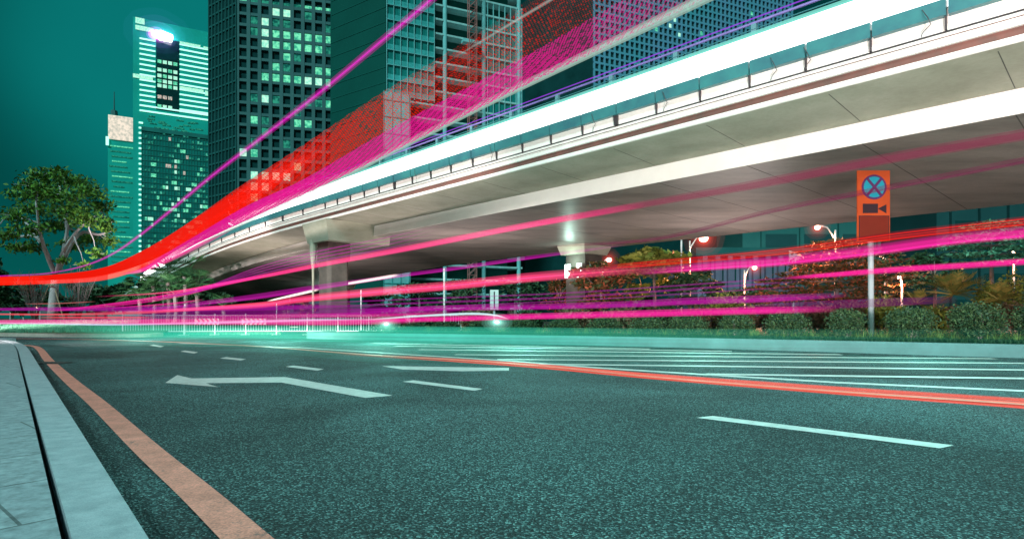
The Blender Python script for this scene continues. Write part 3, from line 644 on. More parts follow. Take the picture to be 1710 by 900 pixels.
# ------------------------------------------------------------------ foliage
def leaf_mat(name, c, c2, pw=1.0):
    m, N, L, b = base(name); g = N.new('ShaderNodeNewGeometry'); mx = N.new('ShaderNodeMixRGB'); mx.inputs[1].default_value = (*c, 1); mx.inputs[2].default_value = (*c2, 1)
    pp = N.new('ShaderNodeMath'); pp.operation = 'POWER'; pp.inputs[1].default_value = pw; L.new(g.outputs['Random Per Island'], pp.inputs[0]); L.new(pp.outputs[0], mx.inputs[0]); L.new(mx.outputs[0], b.inputs['Base Color']); b.inputs['Roughness'].default_value = .6; b.inputs['Specular IOR Level'].default_value = .3
    return m
M['leaf'] = leaf_mat('leaf_green', (0.02, 0.08, 0.015), (0.12, 0.27, 0.03))
M['leaf_dark'] = leaf_mat('leaf_dark', (0.012, 0.05, 0.025), (0.05, 0.12, 0.05))
M['leaf_shrub'] = leaf_mat('leaf_shrub', (0.006, 0.035, 0.020), (0.055, 0.10, 0.035))
M['leaf_strap'] = leaf_mat('leaf_strap', (0.03, 0.10, 0.02), (0.12, 0.18, 0.04))
M['leaf_cover'] = leaf_mat('leaf_cover', (0.006, 0.035, 0.018), (0.02, 0.07, 0.028))
M['leaf_yellow'] = leaf_mat('leaf_yellow', (0.10, 0.17, 0.03), (0.34, 0.34, 0.06))
M['leaf_orange'] = leaf_mat('leaf_orange', (0.04, 0.075, 0.025), (0.50, 0.11, 0.05), 2.6)
M['leaf_brown'] = leaf_mat('leaf_brown', (0.09, 0.10, 0.05), (0.26, 0.14, 0.09))
M['leaf_teal'] = leaf_mat('leaf_teal', (0.03, 0.15, 0.09), (0.12, 0.36, 0.22))
M['leaf_palm'] = leaf_mat('leaf_palm', (0.02, 0.09, 0.035), (0.06, 0.18, 0.06))
M['leaf_cycad'] = leaf_mat('leaf_cycad', (0.08, 0.14, 0.03), (0.34, 0.22, 0.05))
M['bark'] = mat('bark', (0.22, 0.20, 0.19), .85, 4, .4, .4, stretch=(1, 1, .3))
M['bark_pale'] = mat('bark_pale', (0.46, 0.42, 0.44), .8, 3, .35, .3, stretch=(1, 1, .4))
M['bark_grey'] = mat('bark_grey', (0.13, 0.12, 0.12), .85, 4, .4)
M['wood'] = mat('stake_wood', (0.40, 0.30, 0.20), .8, 6, .2)
def leaves(name, blobs, n, size, m, parent, flat=.5, shell=.45):
    """blobs: (x,y,z,rx,ry,rz); leaf-sized faces spread through them."""
    bl = np.array(blobs, float); w = (bl[:, 3] * bl[:, 4] * bl[:, 5]) ** .6; idx = rng.choice(len(bl), n, p=w / w.sum()); q = bl[idx]
    d = rng.normal(size=(n, 3)); d /= np.linalg.norm(d, axis=1)[:, None]; r = shell + (1 - shell) * rng.random(n) ** .7
    r *= 1 + .12 * rng.normal(size=n)
    c = q[:, :3] + d * r[:, None] * q[:, 3:6]
    a = rng.normal(size=(n, 3)); a[:, 2] *= flat; a /= np.linalg.norm(a, axis=1)[:, None]
    t = rng.normal(size=(n, 3)); b_ = np.cross(a, t); b_ /= np.linalg.norm(b_, axis=1)[:, None]
    s = size * (.6 + .8 * rng.random(n))[:, None]
    v = np.stack([c - a * s, c + b_ * s * .42, c + a * s, c - b_ * s * .42], 1).reshape(-1, 3)
    f = np.arange(n * 4).reshape(-1, 4)
    return link(name, v.tolist(), f.tolist(), m, parent)
def branch_path(p, q, sag=.0, k=4, wob=.08):
    p, q = Vector(p), Vector(q); d = (q - p).length
    return [p.lerp(q, i / k) + Vector((random.uniform(-1, 1), random.uniform(-1, 1), 0)) * d * wob * math.sin(math.pi * i / k) + Vector((0, 0, sag * d * math.sin(math.pi * i / k))) for i in range(k + 1)]

# big tree on the left
Y = 40
base_p = W(88, 531, Y); base_p.z = .4
TR = empty('broadleaf_tree', base_p, 'tall forked tree with a wide tiered crown standing by the road at far left', 'tree')
fork = W(93, 460, Y)
mb = MB(); mb.tube([base_p + Vector((0, 0, -.3)), base_p + Vector((.03, 0, 1.2)), W(90, 490, Y), fork], [.36, .29, .25, .22], 10)
limbs = [((78, 425), (66, 385), (60, 335)), ((76, 420), (50, 380), (22, 350)), ((104, 425), (112, 385), (118, 340)), ((106, 420), (130, 385), (160, 360)), ((112, 395), (104, 340), (98, 300)), ((130, 392), (165, 392), (188, 385)), ((66, 400), (36, 395), (10, 395))]
tips = []
for i, l in enumerate(limbs):
    dy = (-2.5, 1.5, 0, -2, 1.8, 0.5, -.5)[i]; P = [fork] + [W(u, v, Y + dy * (k + 1) / 3) for k, (u, v) in enumerate(l)]
    P = [Vector(p) for p in smooth_path([tuple(p) for p in P], 4)]
    mb.tube(P, [.14 * (1 - .8 * k / (len(P) - 1)) + .02 for k in range(len(P))], 7); tips.append(P)
tw = mb
bl = []
for u, v, ru, rv in [(100, 283, 18, 6), (72, 290, 30, 9), (120, 300, 40, 9), (60, 308, 32, 8), (45, 322, 32, 8), (150, 315, 26, 9), (95, 322, 42, 10), (165, 338, 24, 10), (118, 345, 38, 12), (60, 345, 34, 9), (22, 356, 22, 8), (150, 362, 34, 10),
                     (178, 372, 18, 10), (95, 372, 32, 9), (50, 378, 30, 9), (12, 388, 20, 8), (182, 398, 16, 10), (150, 395, 26, 10), (118, 405, 20, 8), (55, 408, 24, 8), (24, 410, 20, 7), (160, 420, 14, 7), (-18, 392, 20, 8), (105, 432, 14, 5), (140, 440, 12, 5)]:
    p = W(u, v, Y + random.uniform(-2.6, 2.6)); bl.append((p.x, p.y, p.z - rv * .02, ru * Y / F * 1.05, ru * Y / F * .95, rv * Y / F * 1.5))
for q in bl:
    P = min((pp for tp in tips for pp in tp), key=lambda pp: (pp - Vector(q[:3])).length); tw.tube(branch_path(P, q[:3], .05, 3), [.06, .045, .03, .012], 5)
    for _ in range(3): tw.tube(branch_path(q[:3], (q[0] + random.uniform(-1, 1) * q[3], q[1] + random.uniform(-1, 1) * q[3], q[2] + random.uniform(-.2, .8) * q[5]), 0, 3), [.025, .02, .015, .008], 4)
tw.build('trunk', M['bark_pale'], TR, True)
leaves('crown', bl, 7000, .15, M['leaf'], TR, 1.3, .05)
for s in (-1, 1):
    mb = MB(); mb.tube([(base_p.x + s * 1.15, base_p.y - .4, .3), (base_p.x + s * .16, base_p.y - .1, W(0, 477, Y).z)], .035, 6); mb.build('prop', M['wood'], TR)
mb = MB(); mb.tube([(base_p.x - .4, base_p.y - .35, W(0, 476, Y).z), (base_p.x + .4, base_p.y - .35, W(0, 476, Y).z)], .05, 6); mb.build('prop_collar', M['wood'], TR)

def bare_shrub(u, Y, vt, ru, label):
    b0 = W(u, 531, Y); b0.z = .3; e = empty('bare_shrub', b0, label, 'shrub', 'leafless shrubs'); mb = MB(); top = W(u, vt, Y).z
    for i in range(34):
        x = random.uniform(-1, 1) * ru * Y / F; y = random.uniform(-1, 1) * ru * Y / F; z = top * random.uniform(.7, 1.05)
        P = [b0, b0 + Vector((x * .25, y * .25, z * .3)), b0 + Vector((x * .6, y * .6, z * .65)), b0 + Vector((x, y, z))]
        mb.tube(P, [.03, .02, .012, .006], 4)
        for j in range(2): q = P[1].lerp(P[3], random.uniform(.2, .8)); mb.tube([q, q + Vector((random.uniform(-.5, .5), random.uniform(-.5, .5), random.uniform(.4, 1)))], [.012, .005], 3)
    mb.build('stems', M['bark_grey'], e)
bare_shrub(58, 37, 462, 26, 'leafless grey shrub just left of the forked tree trunk')
bare_shrub(130, 38, 452, 28, 'leafless grey shrub just right of the forked tree trunk')

def tree(u, Y, vt, ru, rv, m, n, label, cat='tree', name='tree', size=.16, tiers=None, group=None, zb=0.0, bark='bark'):
    """crown centred at u, top row vt, radius ru,rv in photo pixels at distance Y"""
    b0 = W(u, 531, Y); b0.z = zb; e = empty(name, b0, label, cat, group)
    rx = ru * Y / F; rz = rv * Y / F; zc = W(u, vt, Y).z - rz
    mb = MB(); mb.tube([b0 + Vector((0, 0, -.05)), b0 + Vector((.05, 0, zc * .5)), Vector((b0.x, b0.y, zc + rz * .6))], [.05 * rx + .03, .04 * rx + .02, .02], 7)
    bl = []
    if tiers:
        for k in range(tiers):
            f = k / (tiers - 1); zz = zc + rz * (.85 - 1.7 * f); rr = rx * (.28 + .75 * math.sin(math.pi * min(1, f * .72 + .1)))
            for j in range(7):
                an = 2 * math.pi * (j + random.random() * .7) / 7; q = (b0.x + math.cos(an) * rr * .62, b0.y + math.sin(an) * rr * .62, zz + random.uniform(-.1, .1) * rz)
                bl.append((*q, rr * .42, rr * .42, rz * .085)); mb.tube([(b0.x, b0.y, zz - .1), (b0.x + math.cos(an) * rr, b0.y + math.sin(an) * rr, zz + .05)], [.035, .008], 4)
    else:
        for k in range(15):
            an = random.uniform(0, 6.28); rr = rx * math.sqrt(random.random()) * .75; zz = zc + rz * random.uniform(-.75, .75); f = math.sqrt(max(.1, 1 - ((zz - zc) / rz) ** 2))
            q = (b0.x + math.cos(an) * rr * f, b0.y + math.sin(an) * rr * f, zz); bl.append((*q, rx * random.uniform(.26, .42), rx * random.uniform(.26, .42), rz * random.uniform(.18, .3)))
            mb.tube(branch_path((b0.x, b0.y, min(zc, zz) * .9), q, .05, 3), [.035, .025, .015, .006], 4)
    mb.build('trunk', M[bark], e); leaves('crown', bl, n, size, M[m], e, .5, .2)
    return e
# trees in the gardens beyond the deck
tree(1092, 42, 404, 66, 52, 'leaf_yellow', 1500, 'broad leaved yellow green tree between two red street lamps', size=.36)
tree(1396, 36, 398, 95, 62, 'leaf_orange', 5200, 'tiered tree with orange lit leaf tips left of the orange sign', size=.15, tiers=8)
tree(1290, 34, 466, 56, 26, 'leaf_orange', 1700, 'low orange tinted tree beside the small red lamp', size=.14, tiers=5)
tree(1003, 37, 428, 62, 48, 'leaf_orange', 3600, 'orange and green leaved tree in front of the floodlit pier', size=.16)
tree(935, 44, 462, 40, 30, 'leaf_orange', 1300, 'sparse reddish small tree left of the floodlit pier', size=.15)
tree(1655, 38, 372, 82, 36, 'leaf_teal', 4200, 'bluish green leafy tree at the right edge', size=.15, tiers=5)
tree(1150, 40, 450, 60, 34, 'leaf_dark', 2000, 'dark green tree under the brightest street lamp', size=.2)
tree(1560, 44, 412, 46, 40, 'leaf_dark', 1500, 'dark tree behind the fountain shaped palm', size=.18)
tree(1480, 42, 418, 52, 40, 'leaf_orange', 1800, 'shadowed reddish tree behind the orange sign pole', size=.16, tiers=6)
tree(478, 52, 500, 14, 10, 'leaf_orange', 200, 'small red leaved ornamental tree left of the near pier', size=.2)
tree(515, 48, 500, 20, 14, 'leaf_orange', 500, 'orange flowering shrub tree just left of the near pier', size=.18)
tree(572, 48, 502, 18, 13, 'leaf_orange', 400, 'dark red shrub tree just right of the near pier', size=.18)
# dark trees beyond, on the left and in the gap
for i, (u, vt, ru, Yb) in enumerate([(300, 470, 46, 46), (350, 488, 40, 50), (420, 498, 40, 58), (-30, 440, 40, 58), (20, 470, 36, 50), (55, 462, 40, 62), (110, 470, 34, 56), (160, 462, 34, 60), (205, 455, 32, 54), (246, 466, 28, 58), (175, 480, 30, 48), (-10, 425, 24, 45)]):
    tree(u, Yb, vt, ru, (531 - vt) * .46, 'leaf_dark', 1300, ['dark bushy tree between the fan palms', 'dark bushy tree under the low end of the viaduct', 'dark low tree left of the beige retaining wall', 'dark tree at the left border, partly outside the picture', 'dark low tree left of the forked trunk', 'dark tree right behind the left leafless shrub', 'dark tree behind the forked trunk', 'dark tree right of the right leafless shrub',
          'dark tree under the slim tower', 'dark tree just left of the palms', 'lower dark tree in front of the belt, under the slim tower', 'dark tree tip showing at the left edge beside the crown'][i], size=.24, group='dark trees behind the left bank')
for i, (u, vt, ru, Yb) in enumerate([(700, 470, 60, 80), (780, 462, 55, 76), (860, 455, 55, 82), (930, 470, 45, 70), (640, 488, 40, 72), (1060, 475, 55, 60), (1240, 480, 60, 56)]):
    tree(u, Yb, vt, ru, (531 - vt) * .48, 'leaf_dark', 1200, ['dark tree behind the thin white pole', 'dark tree right of the thin white pole', 'dark tree behind the white panel sign', 'dark tree far behind the floodlit pier', 'dark tree right of the near pier', 'dark tree behind the yellow green tree', 'dark tree behind the low orange tree'][i],
         size=.3, group='dark trees seen under the deck')
# fan palms
def palm(u, v, Y, r, m, label, fan=True, n=20, zb=.3, group=None, cat='palm', trunk=True):
    top = W(u, v, Y); b0 = Vector((top.x, Y, zb)); e = empty('palm_tree' if trunk else 'cycad', b0, label, cat, group)
    if trunk: mb = MB(); mb.tube([b0, (b0.x + .1, b0.y, top.z * .5), top], [.17, .13, .12], 8); mb.build('trunk', M['bark'], e)
    mb = MB()
    for i in range(n):
        an = 6.283 * i / n + random.uniform(-.2, .2); el = random.uniform(-.35, 1.2); ln = r * random.uniform(.8, 1.1)
        d = Vector((math.cos(an) * math.cos(el), math.sin(an) * math.cos(el), math.sin(el)))
        mid = top + d * ln * .55; mb.tube([top, mid], [.02, .012], 3)
        if fan:
            for j in range(9):
                aa = (j - 4) * .24; side = d.cross(Vector((0, 0, 1))).normalized(); q = (d * math.cos(aa) + side * math.sin(aa)).normalized(); tip = mid + q * ln * .5 + Vector((0, 0, -ln * .16))
                w = q.cross(d.cross(side)).normalized() * .04; mm = mid.lerp(tip, .5) + Vector((0, 0, .04))
                mb.add([mid, mm + w, tip, mm - w], [(0, 1, 2, 3)])
        else:
            side = d.cross(Vector((0, 0, 1))).normalized()
            for j in range(16):
                f = .15 + .85 * j / 15; c = top + d * ln * f + Vector((0, 0, -ln * .38 * f * f))
                for s in (-1, 1):
                    tip = c + side * s * ln * .2 * math.sin(3.0 * min(f, .97) + .1) + d * ln * .1; mb.add([c, c + d * .05 + side * s * .05, tip, c - d * .03], [(0, 1, 2, 3)])
    mb.build('fronds', M[m], e); return e
for i, (u, v, Y, r) in enumerate([(308, 460, 42, 2.3), (280, 470, 43, 2.1), (256, 478, 42, 2.0), (328, 482, 40, 1.8), (232, 490, 41, 1.8), (292, 492, 39, 1.8)]):
    palm(u, v, Y, r, 'leaf_palm', ['tallest fan palm at the end of the viaduct', 'fan palm second from the right in the clump, next to the tallest', 'fan palm in the middle of the clump left of the viaduct end', 'short fan palm rightmost in the clump', 'leftmost small fan palm in the clump', 'low fan palm in front of the clump'][i], group='fan palms at the viaduct end')
palm(372, 510, 44, 1.1, 'leaf_palm', 'short dark palm under the end of the viaduct, left of the beige wall', group='fan palms at the viaduct end')
palm(1592, 492, 25, 1.9, 'leaf_cycad', 'large fountain shaped palm with golden arching fronds', fan=False, n=34, trunk=False)
palm(1668, 500, 24, 1.2, 'leaf_cycad', 'smaller golden arching palm at the right edge', fan=False, n=24, trunk=False)
palm(1530, 508, 24, 1.0, 'leaf_cycad', 'small golden arching palm left of the large one', fan=False, n=22, trunk=False)

# clipped shrubs along the median
def bush(u, Y, vt, ru, m, n, label, group, size=.045, zb=.24, vb=None):
    b0 = W(u, 531, Y); b0.z = zb; rx = ru * Y / F; top = W(u, vt, Y).z; h = top - zb
    e = empty('clipped_shrub', b0, label, 'shrub', group)
    bl = [(b0.x, b0.y, zb + h * .55, rx * .93, rx * .8, h * .46)] + [(b0.x + random.uniform(-.45, .45) * rx, b0.y + random.uniform(-.4, .4) * rx, zb + h * random.uniform(.45, .7), rx * .45, rx * .45, h * .33) for _ in range(6)]
    mb = MB()
    for k in range(6): mb.tube(branch_path(b0, (b0.x + random.uniform(-.5, .5) * rx, b0.y + random.uniform(-.5, .5) * rx, zb + h * .7), 0, 3), [.018, .014, .01, .005], 4)
    mb.build('stems', M['bark'], e); leaves('foliage', bl, n, size, M[m], e, .9, .55); return e
def kY(u): # distance of the median kerb in column u
    return float(np.interp(u, [560, 640, 850, 1100, 1400, 1710], [22.7, 21.3, 19.0, 16.7, 14.2, 12.1]))
sh = [(1636, 505, 56), (1521, 514, 48), (1414, 516, 38), (1316, 521, 44), (1228, 524, 34), (1150, 527, 38), (1080, 530, 36), (1010, 530, 34), (940, 532, 34), (872, 534, 32), (806, 536, 30), (745, 538, 28), (690, 540, 24), (1745, 500, 50)]
lbl = ['largest clipped shrub on the median, near the right edge', 'round clipped shrub just right of the orange sign pole', 'clipped shrub just left of the orange sign pole', 'clipped shrub below the tiered orange tree', 'narrow clipped shrub below the small red lamp',
       'clipped shrub below the brightest street lamp', 'clipped shrub below the yellow green tree', 'clipped shrub in front of the floodlit pier', 'clipped shrub left of the floodlit pier', 'clipped shrub right of the white panel sign',
       'clipped shrub below the white panel sign', 'clipped shrub at the foot of the thin white pole', 'last small clipped shrub of the median on the left', 'clipped shrub cut by the right border']
for (u, vt, ru), l in zip(sh, lbl): bush(u, kY(u) + 1.15, vt, ru * .9, 'leaf_shrub', 5600, l, 'clipped shrubs along the median kerb', size=.034)
# low ground cover: leafy tufts between and before the shrubs
def tufts(name, label, cnt, along, zc, size, m, off0, off1, n_leaf=9, h=.22):
    v = []; f = []
    for i in range(cnt):
        u = along[0] + (along[1] - along[0]) * random.random(); Y = kY(u) + random.uniform(off0, off1); p = W(u, 531, Y)
        for j in range(n_leaf):
            an = random.uniform(0, 6.28); l = size * random.uniform(.5, 1.3); d = Vector((math.cos(an) * l * .6, math.sin(an) * l * .6, h * random.uniform(.5, 1.3))); s = Vector((-math.sin(an), math.cos(an), 0)) * .012
            b0 = Vector((p.x, p.y, zc)); k = len(v); v += [b0 - s, b0 + s, b0 + d]; f.append((k, k + 1, k + 2))
    o = link(name, v, f, M[m]); tag(o, label, 'ground cover', kind='stuff'); return o
tufts('ground_cover', 'low green leafy ground cover along the median kerb', 2600, (600, 1800), .24, .10, 'leaf_cover', .45, 1.3, 9, .09)
tufts('ground_cover', 'green strap leaved plants between the clipped shrubs', 420, (700, 1800), .24, .30, 'leaf_strap', .9, 2.4, 12, .24)
# second planting strip behind: individual rounded bushes
names = [(1700, 505, 40, 'leaf_brown'), (1655, 470, 34, 'leaf_yellow'), (1600, 508, 40, 'leaf_brown'), (1560, 512, 34, 'leaf_yellow'), (1468, 496, 40, 'leaf_yellow'), (1420, 505, 36, 'leaf_brown'), (1370, 508, 40, 'leaf_brown'), (1300, 510, 40, 'leaf_brown'), (1215, 490, 40, 'leaf_yellow'),
         (1240, 512, 36, 'leaf_brown'), (1180, 510, 40, 'leaf_brown'), (1110, 512, 40, 'leaf_dark'), (1040, 512, 40, 'leaf_brown'), (960, 514, 40, 'leaf_brown'), (880, 516, 36, 'leaf_dark'), (800, 516, 40, 'leaf_brown'), (720, 518, 38, 'leaf_dark'), (1690, 455, 36, 'leaf_yellow'), (650, 520, 34, 'leaf_dark'), (1500, 512, 36, 'leaf_dark')]
L2 = ['brown leaved bush by the right border', 'yellow green bush right of the large arching palm', 'brown bush in front of the large arching palm', 'yellowish bush left of the large arching palm', 'low yellow bush right behind the orange sign pole', 'brown bush left behind the orange sign pole',
      'brown bush under the tiered orange tree', 'brown bush under the low orange tree', 'yellow green bush beside the small distant red lamp', 'brown bush below the lamp on the short pole', 'brown bush under the brightest street lamp', 'dark bush under the yellow green tree',
      'brown bush right of the floodlit pier foot', 'brown bush left of the floodlit pier foot', 'dark bush right of the white panel sign', 'brown bush left of the white panel sign', 'dark bush behind the thin white pole', 'highest yellow green bush at the right border', 'dark bush at the left end of the second strip', 'dark bush between two golden palms']
for (u, vt, ru, m), l in zip(names, L2): e = bush(u, 25 + (3 if vt < 480 else 0), vt, ru, m, 1500, l, 'rounded bushes behind the median', size=.09, zb=0); e.name = 'garden_bush'
# bank grass
v = []; f = []
for i in range(9000):
    u = random.uniform(-60, 470); Yg = random.uniform(26.5, 36) if u < 200 else random.uniform(29, 36); p = W(u, 531, Yg); z0 = .12 + (Yg - 26) * .04 if u < 230 else 0
    an = random.uniform(0, 6.28); h = random.uniform(.1, .3); k = len(v); v += [(p.x - .02, p.y, z0), (p.x + .02, p.y, z0), (p.x + math.cos(an) * .08, p.y, z0 + h)]; f.append((k, k + 1, k + 2))
tag(link('bank_grass', v, f, M['leaf_teal']), 'short green grass on the bank beyond the left kerb', 'grass', kind='stuff')

# ------------------------------------------------------------------ signs, poles, lamps, railing
M['orange'] = mat('sign_orange', (0.50, 0.065, 0.010), .5, 2, .12)
M['orange_dark'] = mat('sign_rust_red', (0.17, 0.013, 0.003), .5, 2, .12)
M['sign_teal'] = mat('sign_teal', (0.01, 0.28, 0.38), .45, 3, .1)
M['sign_ring'] = mat('sign_violet', (0.09, 0.02, 0.10), .5, 3, .1)
M['sign_black'] = mat('sign_black', (0.03, 0.012, 0.02), .5, 3, .1)
M['pole_grey'] = mat('pole_grey', (0.42, 0.46, 0.50), .4, 3, .12)
Y = 17.2; p = W(1455, 531, Y); k = Y / F
sg = empty('road_sign', (p.x, Y, .24), 'tall orange no stopping board with camera pictogram on a grey pole', 'road sign')
mb = MB(); mb.tube([(p.x, Y, .2), (p.x - .02, Y, W(0, 404, Y).z), (p.x - .03, Y, W(0, 300, Y).z)], .078, 12); mb.build('pole', M['pole_grey'], sg, True)
def rect(u0, u1, v0, v1, y0, y1):
    a_ = W(u0, v1, Y); b_ = W(u1, v0, Y); m_ = MB(); m_.box(a_.x, b_.x, y0, y1, a_.z, b_.z); return m_
board = rect(1427, 1481, 287, 404, Y - .14, Y - .10).build('board', M['orange'], sg)
rect(1430, 1478.5, 363, 402.5, Y - .150, Y - .141).build('lower_plate', M['orange_dark'], sg)
mb = MB()
for q in ((1429.5, 1479.5, 361.8, 363), (1429.3, 1430.4, 362, 403), (1478.4, 1479.5, 362, 403)): a_ = W(q[0], q[3], Y); b_ = W(q[1], q[2], Y); mb.box(a_.x, b_.x, Y - .153, Y - .141, a_.z, b_.z)
mb.build('plate_border', M['sign_black'], sg)
def disc(u, v, r, y, th, m, name, inner=0):
    c = W(u, v, Y); n = 40; vs_ = []; r *= k; inn = inner * k
    for yy in (y, y + th):
        for i in range(n): an = 6.2832 * i / n; vs_.append((c.x + math.cos(an) * r, yy, c.z + math.sin(an) * r))
    fs = [(i, (i + 1) % n, n + (i + 1) % n, n + i) for i in range(n)] + [tuple(range(n)), tuple(range(2 * n - 1, n - 1, -1))]
    return link(name, vs_, fs, m, board)
disc(1454.5, 314.5, 20.5, Y - .150, .009, M['sign_ring'], 'ring'); disc(1454.5, 314.5, 17.3, Y - .156, .005, M['sign_teal'], 'disc')
for s in (-1, 1):
    c = W(1454.5, 314.5, Y); d = Vector((math.cos(R(50)), 0, s * math.sin(R(50)))); q = Vector((-d.z, 0, d.x)) * .037; mb = MB(); l = .31; y0 = Y - .161 - .002 * (s + 1)
    P = [c + d * l + q, c + d * l - q, c - d * l - q, c - d * l + q]
    mb.add([(a_.x, y0, a_.z) for a_ in P] + [(a_.x, y0 + .0045, a_.z) for a_ in P], [(0, 1, 2, 3), (7, 6, 5, 4), (0, 4, 5, 1), (1, 5, 6, 2), (2, 6, 7, 3), (3, 7, 4, 0)]); mb.build('cross_bar', M['sign_ring'], board)
mb = MB(); a_ = W(1436, 357.5, Y); b_ = W(1461, 342, Y); mb.box(a_.x, b_.x, Y - .148, Y - .141, a_.z, b_.z)
tri = [W(1461, 350, Y), W(1475, 343, Y), W(1475, 358, Y)]; mb.add([(q.x, Y - .148, q.z) for q in tri] + [(q.x, Y - .142, q.z) for q in tri], [(0, 1, 2), (5, 4, 3), (0, 3, 4, 1), (1, 4, 5, 2), (2, 5, 3, 0)])
mb.build('camera_symbol', M['sign_black'], board)
# white panel sign
Y = 23; p = W(825.5, 531, Y); ps = empty('panel_sign', (p.x, Y, .24), 'small white upright panel sign with a dark centre line on the median', 'sign')
a_ = W(818.5, 517, Y); b_ = W(832.5, 484, Y)
mb = MB(); mb.box(a_.x, b_.x, Y - .08, Y - .04, a_.z, b_.z); bd = mb.build('panel', M['metal_white'], ps)
a2 = W(824.6, 515, Y); b2 = W(826.6, 487, Y); mb = MB(); mb.box(a2.x, b2.x, Y - .088, Y - .081, a2.z, b2.z); mb.build('centre_line', M['sign_black'], bd)
mb = MB(); mb.tube([(p.x, Y, 0), (p.x, Y, a_.z + .2)], .04, 8); mb.build('post', M['pole_grey'], ps)
# distant white hoarding
Y = 60; mb = MB(); a_ = W(1318, 442, Y); b_ = W(1336, 418, Y); e = empty('white_hoarding', (a_.x, Y, 0), 'tilted white hoarding board left of the tiered orange tree', 'hoarding')
mb.add([(a_.x, Y, a_.z), (b_.x, Y, a_.z - .2), (b_.x + .2, Y, b_.z - .5), (a_.x, Y, b_.z), (a_.x, Y + .1, a_.z), (b_.x, Y + .1, a_.z - .2), (b_.x + .2, Y + .1, b_.z - .5), (a_.x, Y + .1, b_.z)], [(3, 2, 1, 0), (4, 5, 6, 7), (0, 1, 5, 4), (1, 2, 6, 5), (2, 3, 7, 6), (3, 0, 4, 7)]); mb.build('panel', M['metal_white'], e)
mb = MB(); mb.box(a_.x + .4, a_.x + .55, Y + .12, Y + .25, 0, b_.z - .6); mb.build('post', M['pole_grey'], e)
# plain poles
for u, vt, Y, r, l in ((742, 448, 23, .032, 'thin white pole standing among the median shrubs'), (603, 484, 28, .03, 'thin pole at the railing right of the near pier'), (462, 507, 29, .03, 'thin short pole at the railing left of the near pier'),
                       (309, 508, 28, .03, 'thin white pole in front of the fan palms'), (1138, 398, 41, .06, 'plain white post just left of the brightest lamp pole')):
    p = W(u, 531, Y); e = empty('slim_pole', (p.x, Y, 0), l, 'pole'); mb = MB(); mb.tube([(p.x, Y, 0), (p.x, Y, W(0, vt, Y).z)], r, 8); mb.build('shaft', M['metal_white'], e)
    mb = MB(); mb.tube([(p.x, Y, 0), (p.x, Y, .06 if Y > 25 else .3)], r * 2.4, 8); mb.build('base', M['metal_dark'], e)
# street lamps
M['bulb'] = emit('sodium_lamp', (1.0, 0.5, 0.36), 12, False)
M['bulb_halo'] = glow((1.0, 0.07, 0.04), .10)  # glow in the air round each bulb, drawn as emissive shells
def lamp(ub, vb, up, Y, r, pw, label, group='red street lamps in the gardens'):
    b0 = W(up, 531, Y); top = W(up, vb + 4, Y); bp_ = W(ub, vb, Y); e = empty('street_lamp', (b0.x, Y, 0), label, 'street lamp', group)
    mb = MB(); mb.tube([(b0.x, Y, 0), (b0.x, Y, top.z * .5), (b0.x, Y, top.z)], [.09, .07, .055], 8); mb.build('pole', M['metal_white'], e)
    mb = MB(); mb.tube([(top.x, Y, top.z - .6), top.lerp(bp_, .45) + Vector((0, 0, .08)), bp_ + Vector((0, 0, r * .9))], [.05, .045, .06], 6); mb.build('arm', M['metal_white'], e)
    mb = MB(); mb.ball(bp_ + Vector((0, 0, r * 1.0)), r * 1.15, 10, .35); hd = mb.build('lamp_head', M['metal_dark'], e)
    mb = MB(); mb.ball(bp_, r, 12, .85); mb.build('bulb', M['bulb'], hd, True)
    [set_gain(x_, 1.6 / q_ ** 1.5) for q_, x_ in [(q_, MB().ball(bp_, r * q_, 12, 1).build('glow', M['bulb_halo'], hd, True)) for q_ in ((1.25, 1.5, 1.8, 2.2, 2.8, 3.6, 4.6) if r > .15 and ub > 200 else (1.5,))]]
    if pw:
        ld = bpy.data.lights.new('lamp', 'SPOT'); ld.spot_size = R(165); ld.spot_blend = .3; ld.energy = pw * 2.4; ld.color = (1, .30, .16); ld.shadow_soft_size = .3; lo = bpy.data.objects.new('lamp_light', ld); col.objects.link(lo); lo.location = bp_ + Vector((0, -r * 1.5, -r * 2))
lamp(1175, 398, 1152, 45, .34, 3200, 'brightest red street lamp, on the pole right of the yellow green tree')
lamp(1365, 380, 1395, 38, .17, 1800, 'red street lamp on a tall pole rising behind the tiered orange tree')
lamp(1260, 447, 1243, 50, .2, 1200, 'red street lamp on a shorter pole above the low orange tree')
lamp(1017, 434, 1005, 46, .2, 1500, 'red street lamp next to the floodlit pier')
lamp(1187, 486, 1193, 85, .3, 0, 'tiny red street lamp low under the brightest one')
lamp(1501, 463, 1506, 40, .13, 400, 'tiny red street lamp right of the orange sign pole')
lamp(1471, 427, 1478, 46, .12, 900, 'tiny red street lamp just below the orange sign board')
lamp(1687, 414, 1693, 43, .12, 1500, 'tiny red street lamp near the right border')
for u, l in ((13, 'tiny lamp leftmost at the far left edge'), (35, 'tiny lamp second from the left edge'), (63, 'tiny lamp beside the forked trunk')): lamp(u, 512, u + 4, 110, .3, 0, l)
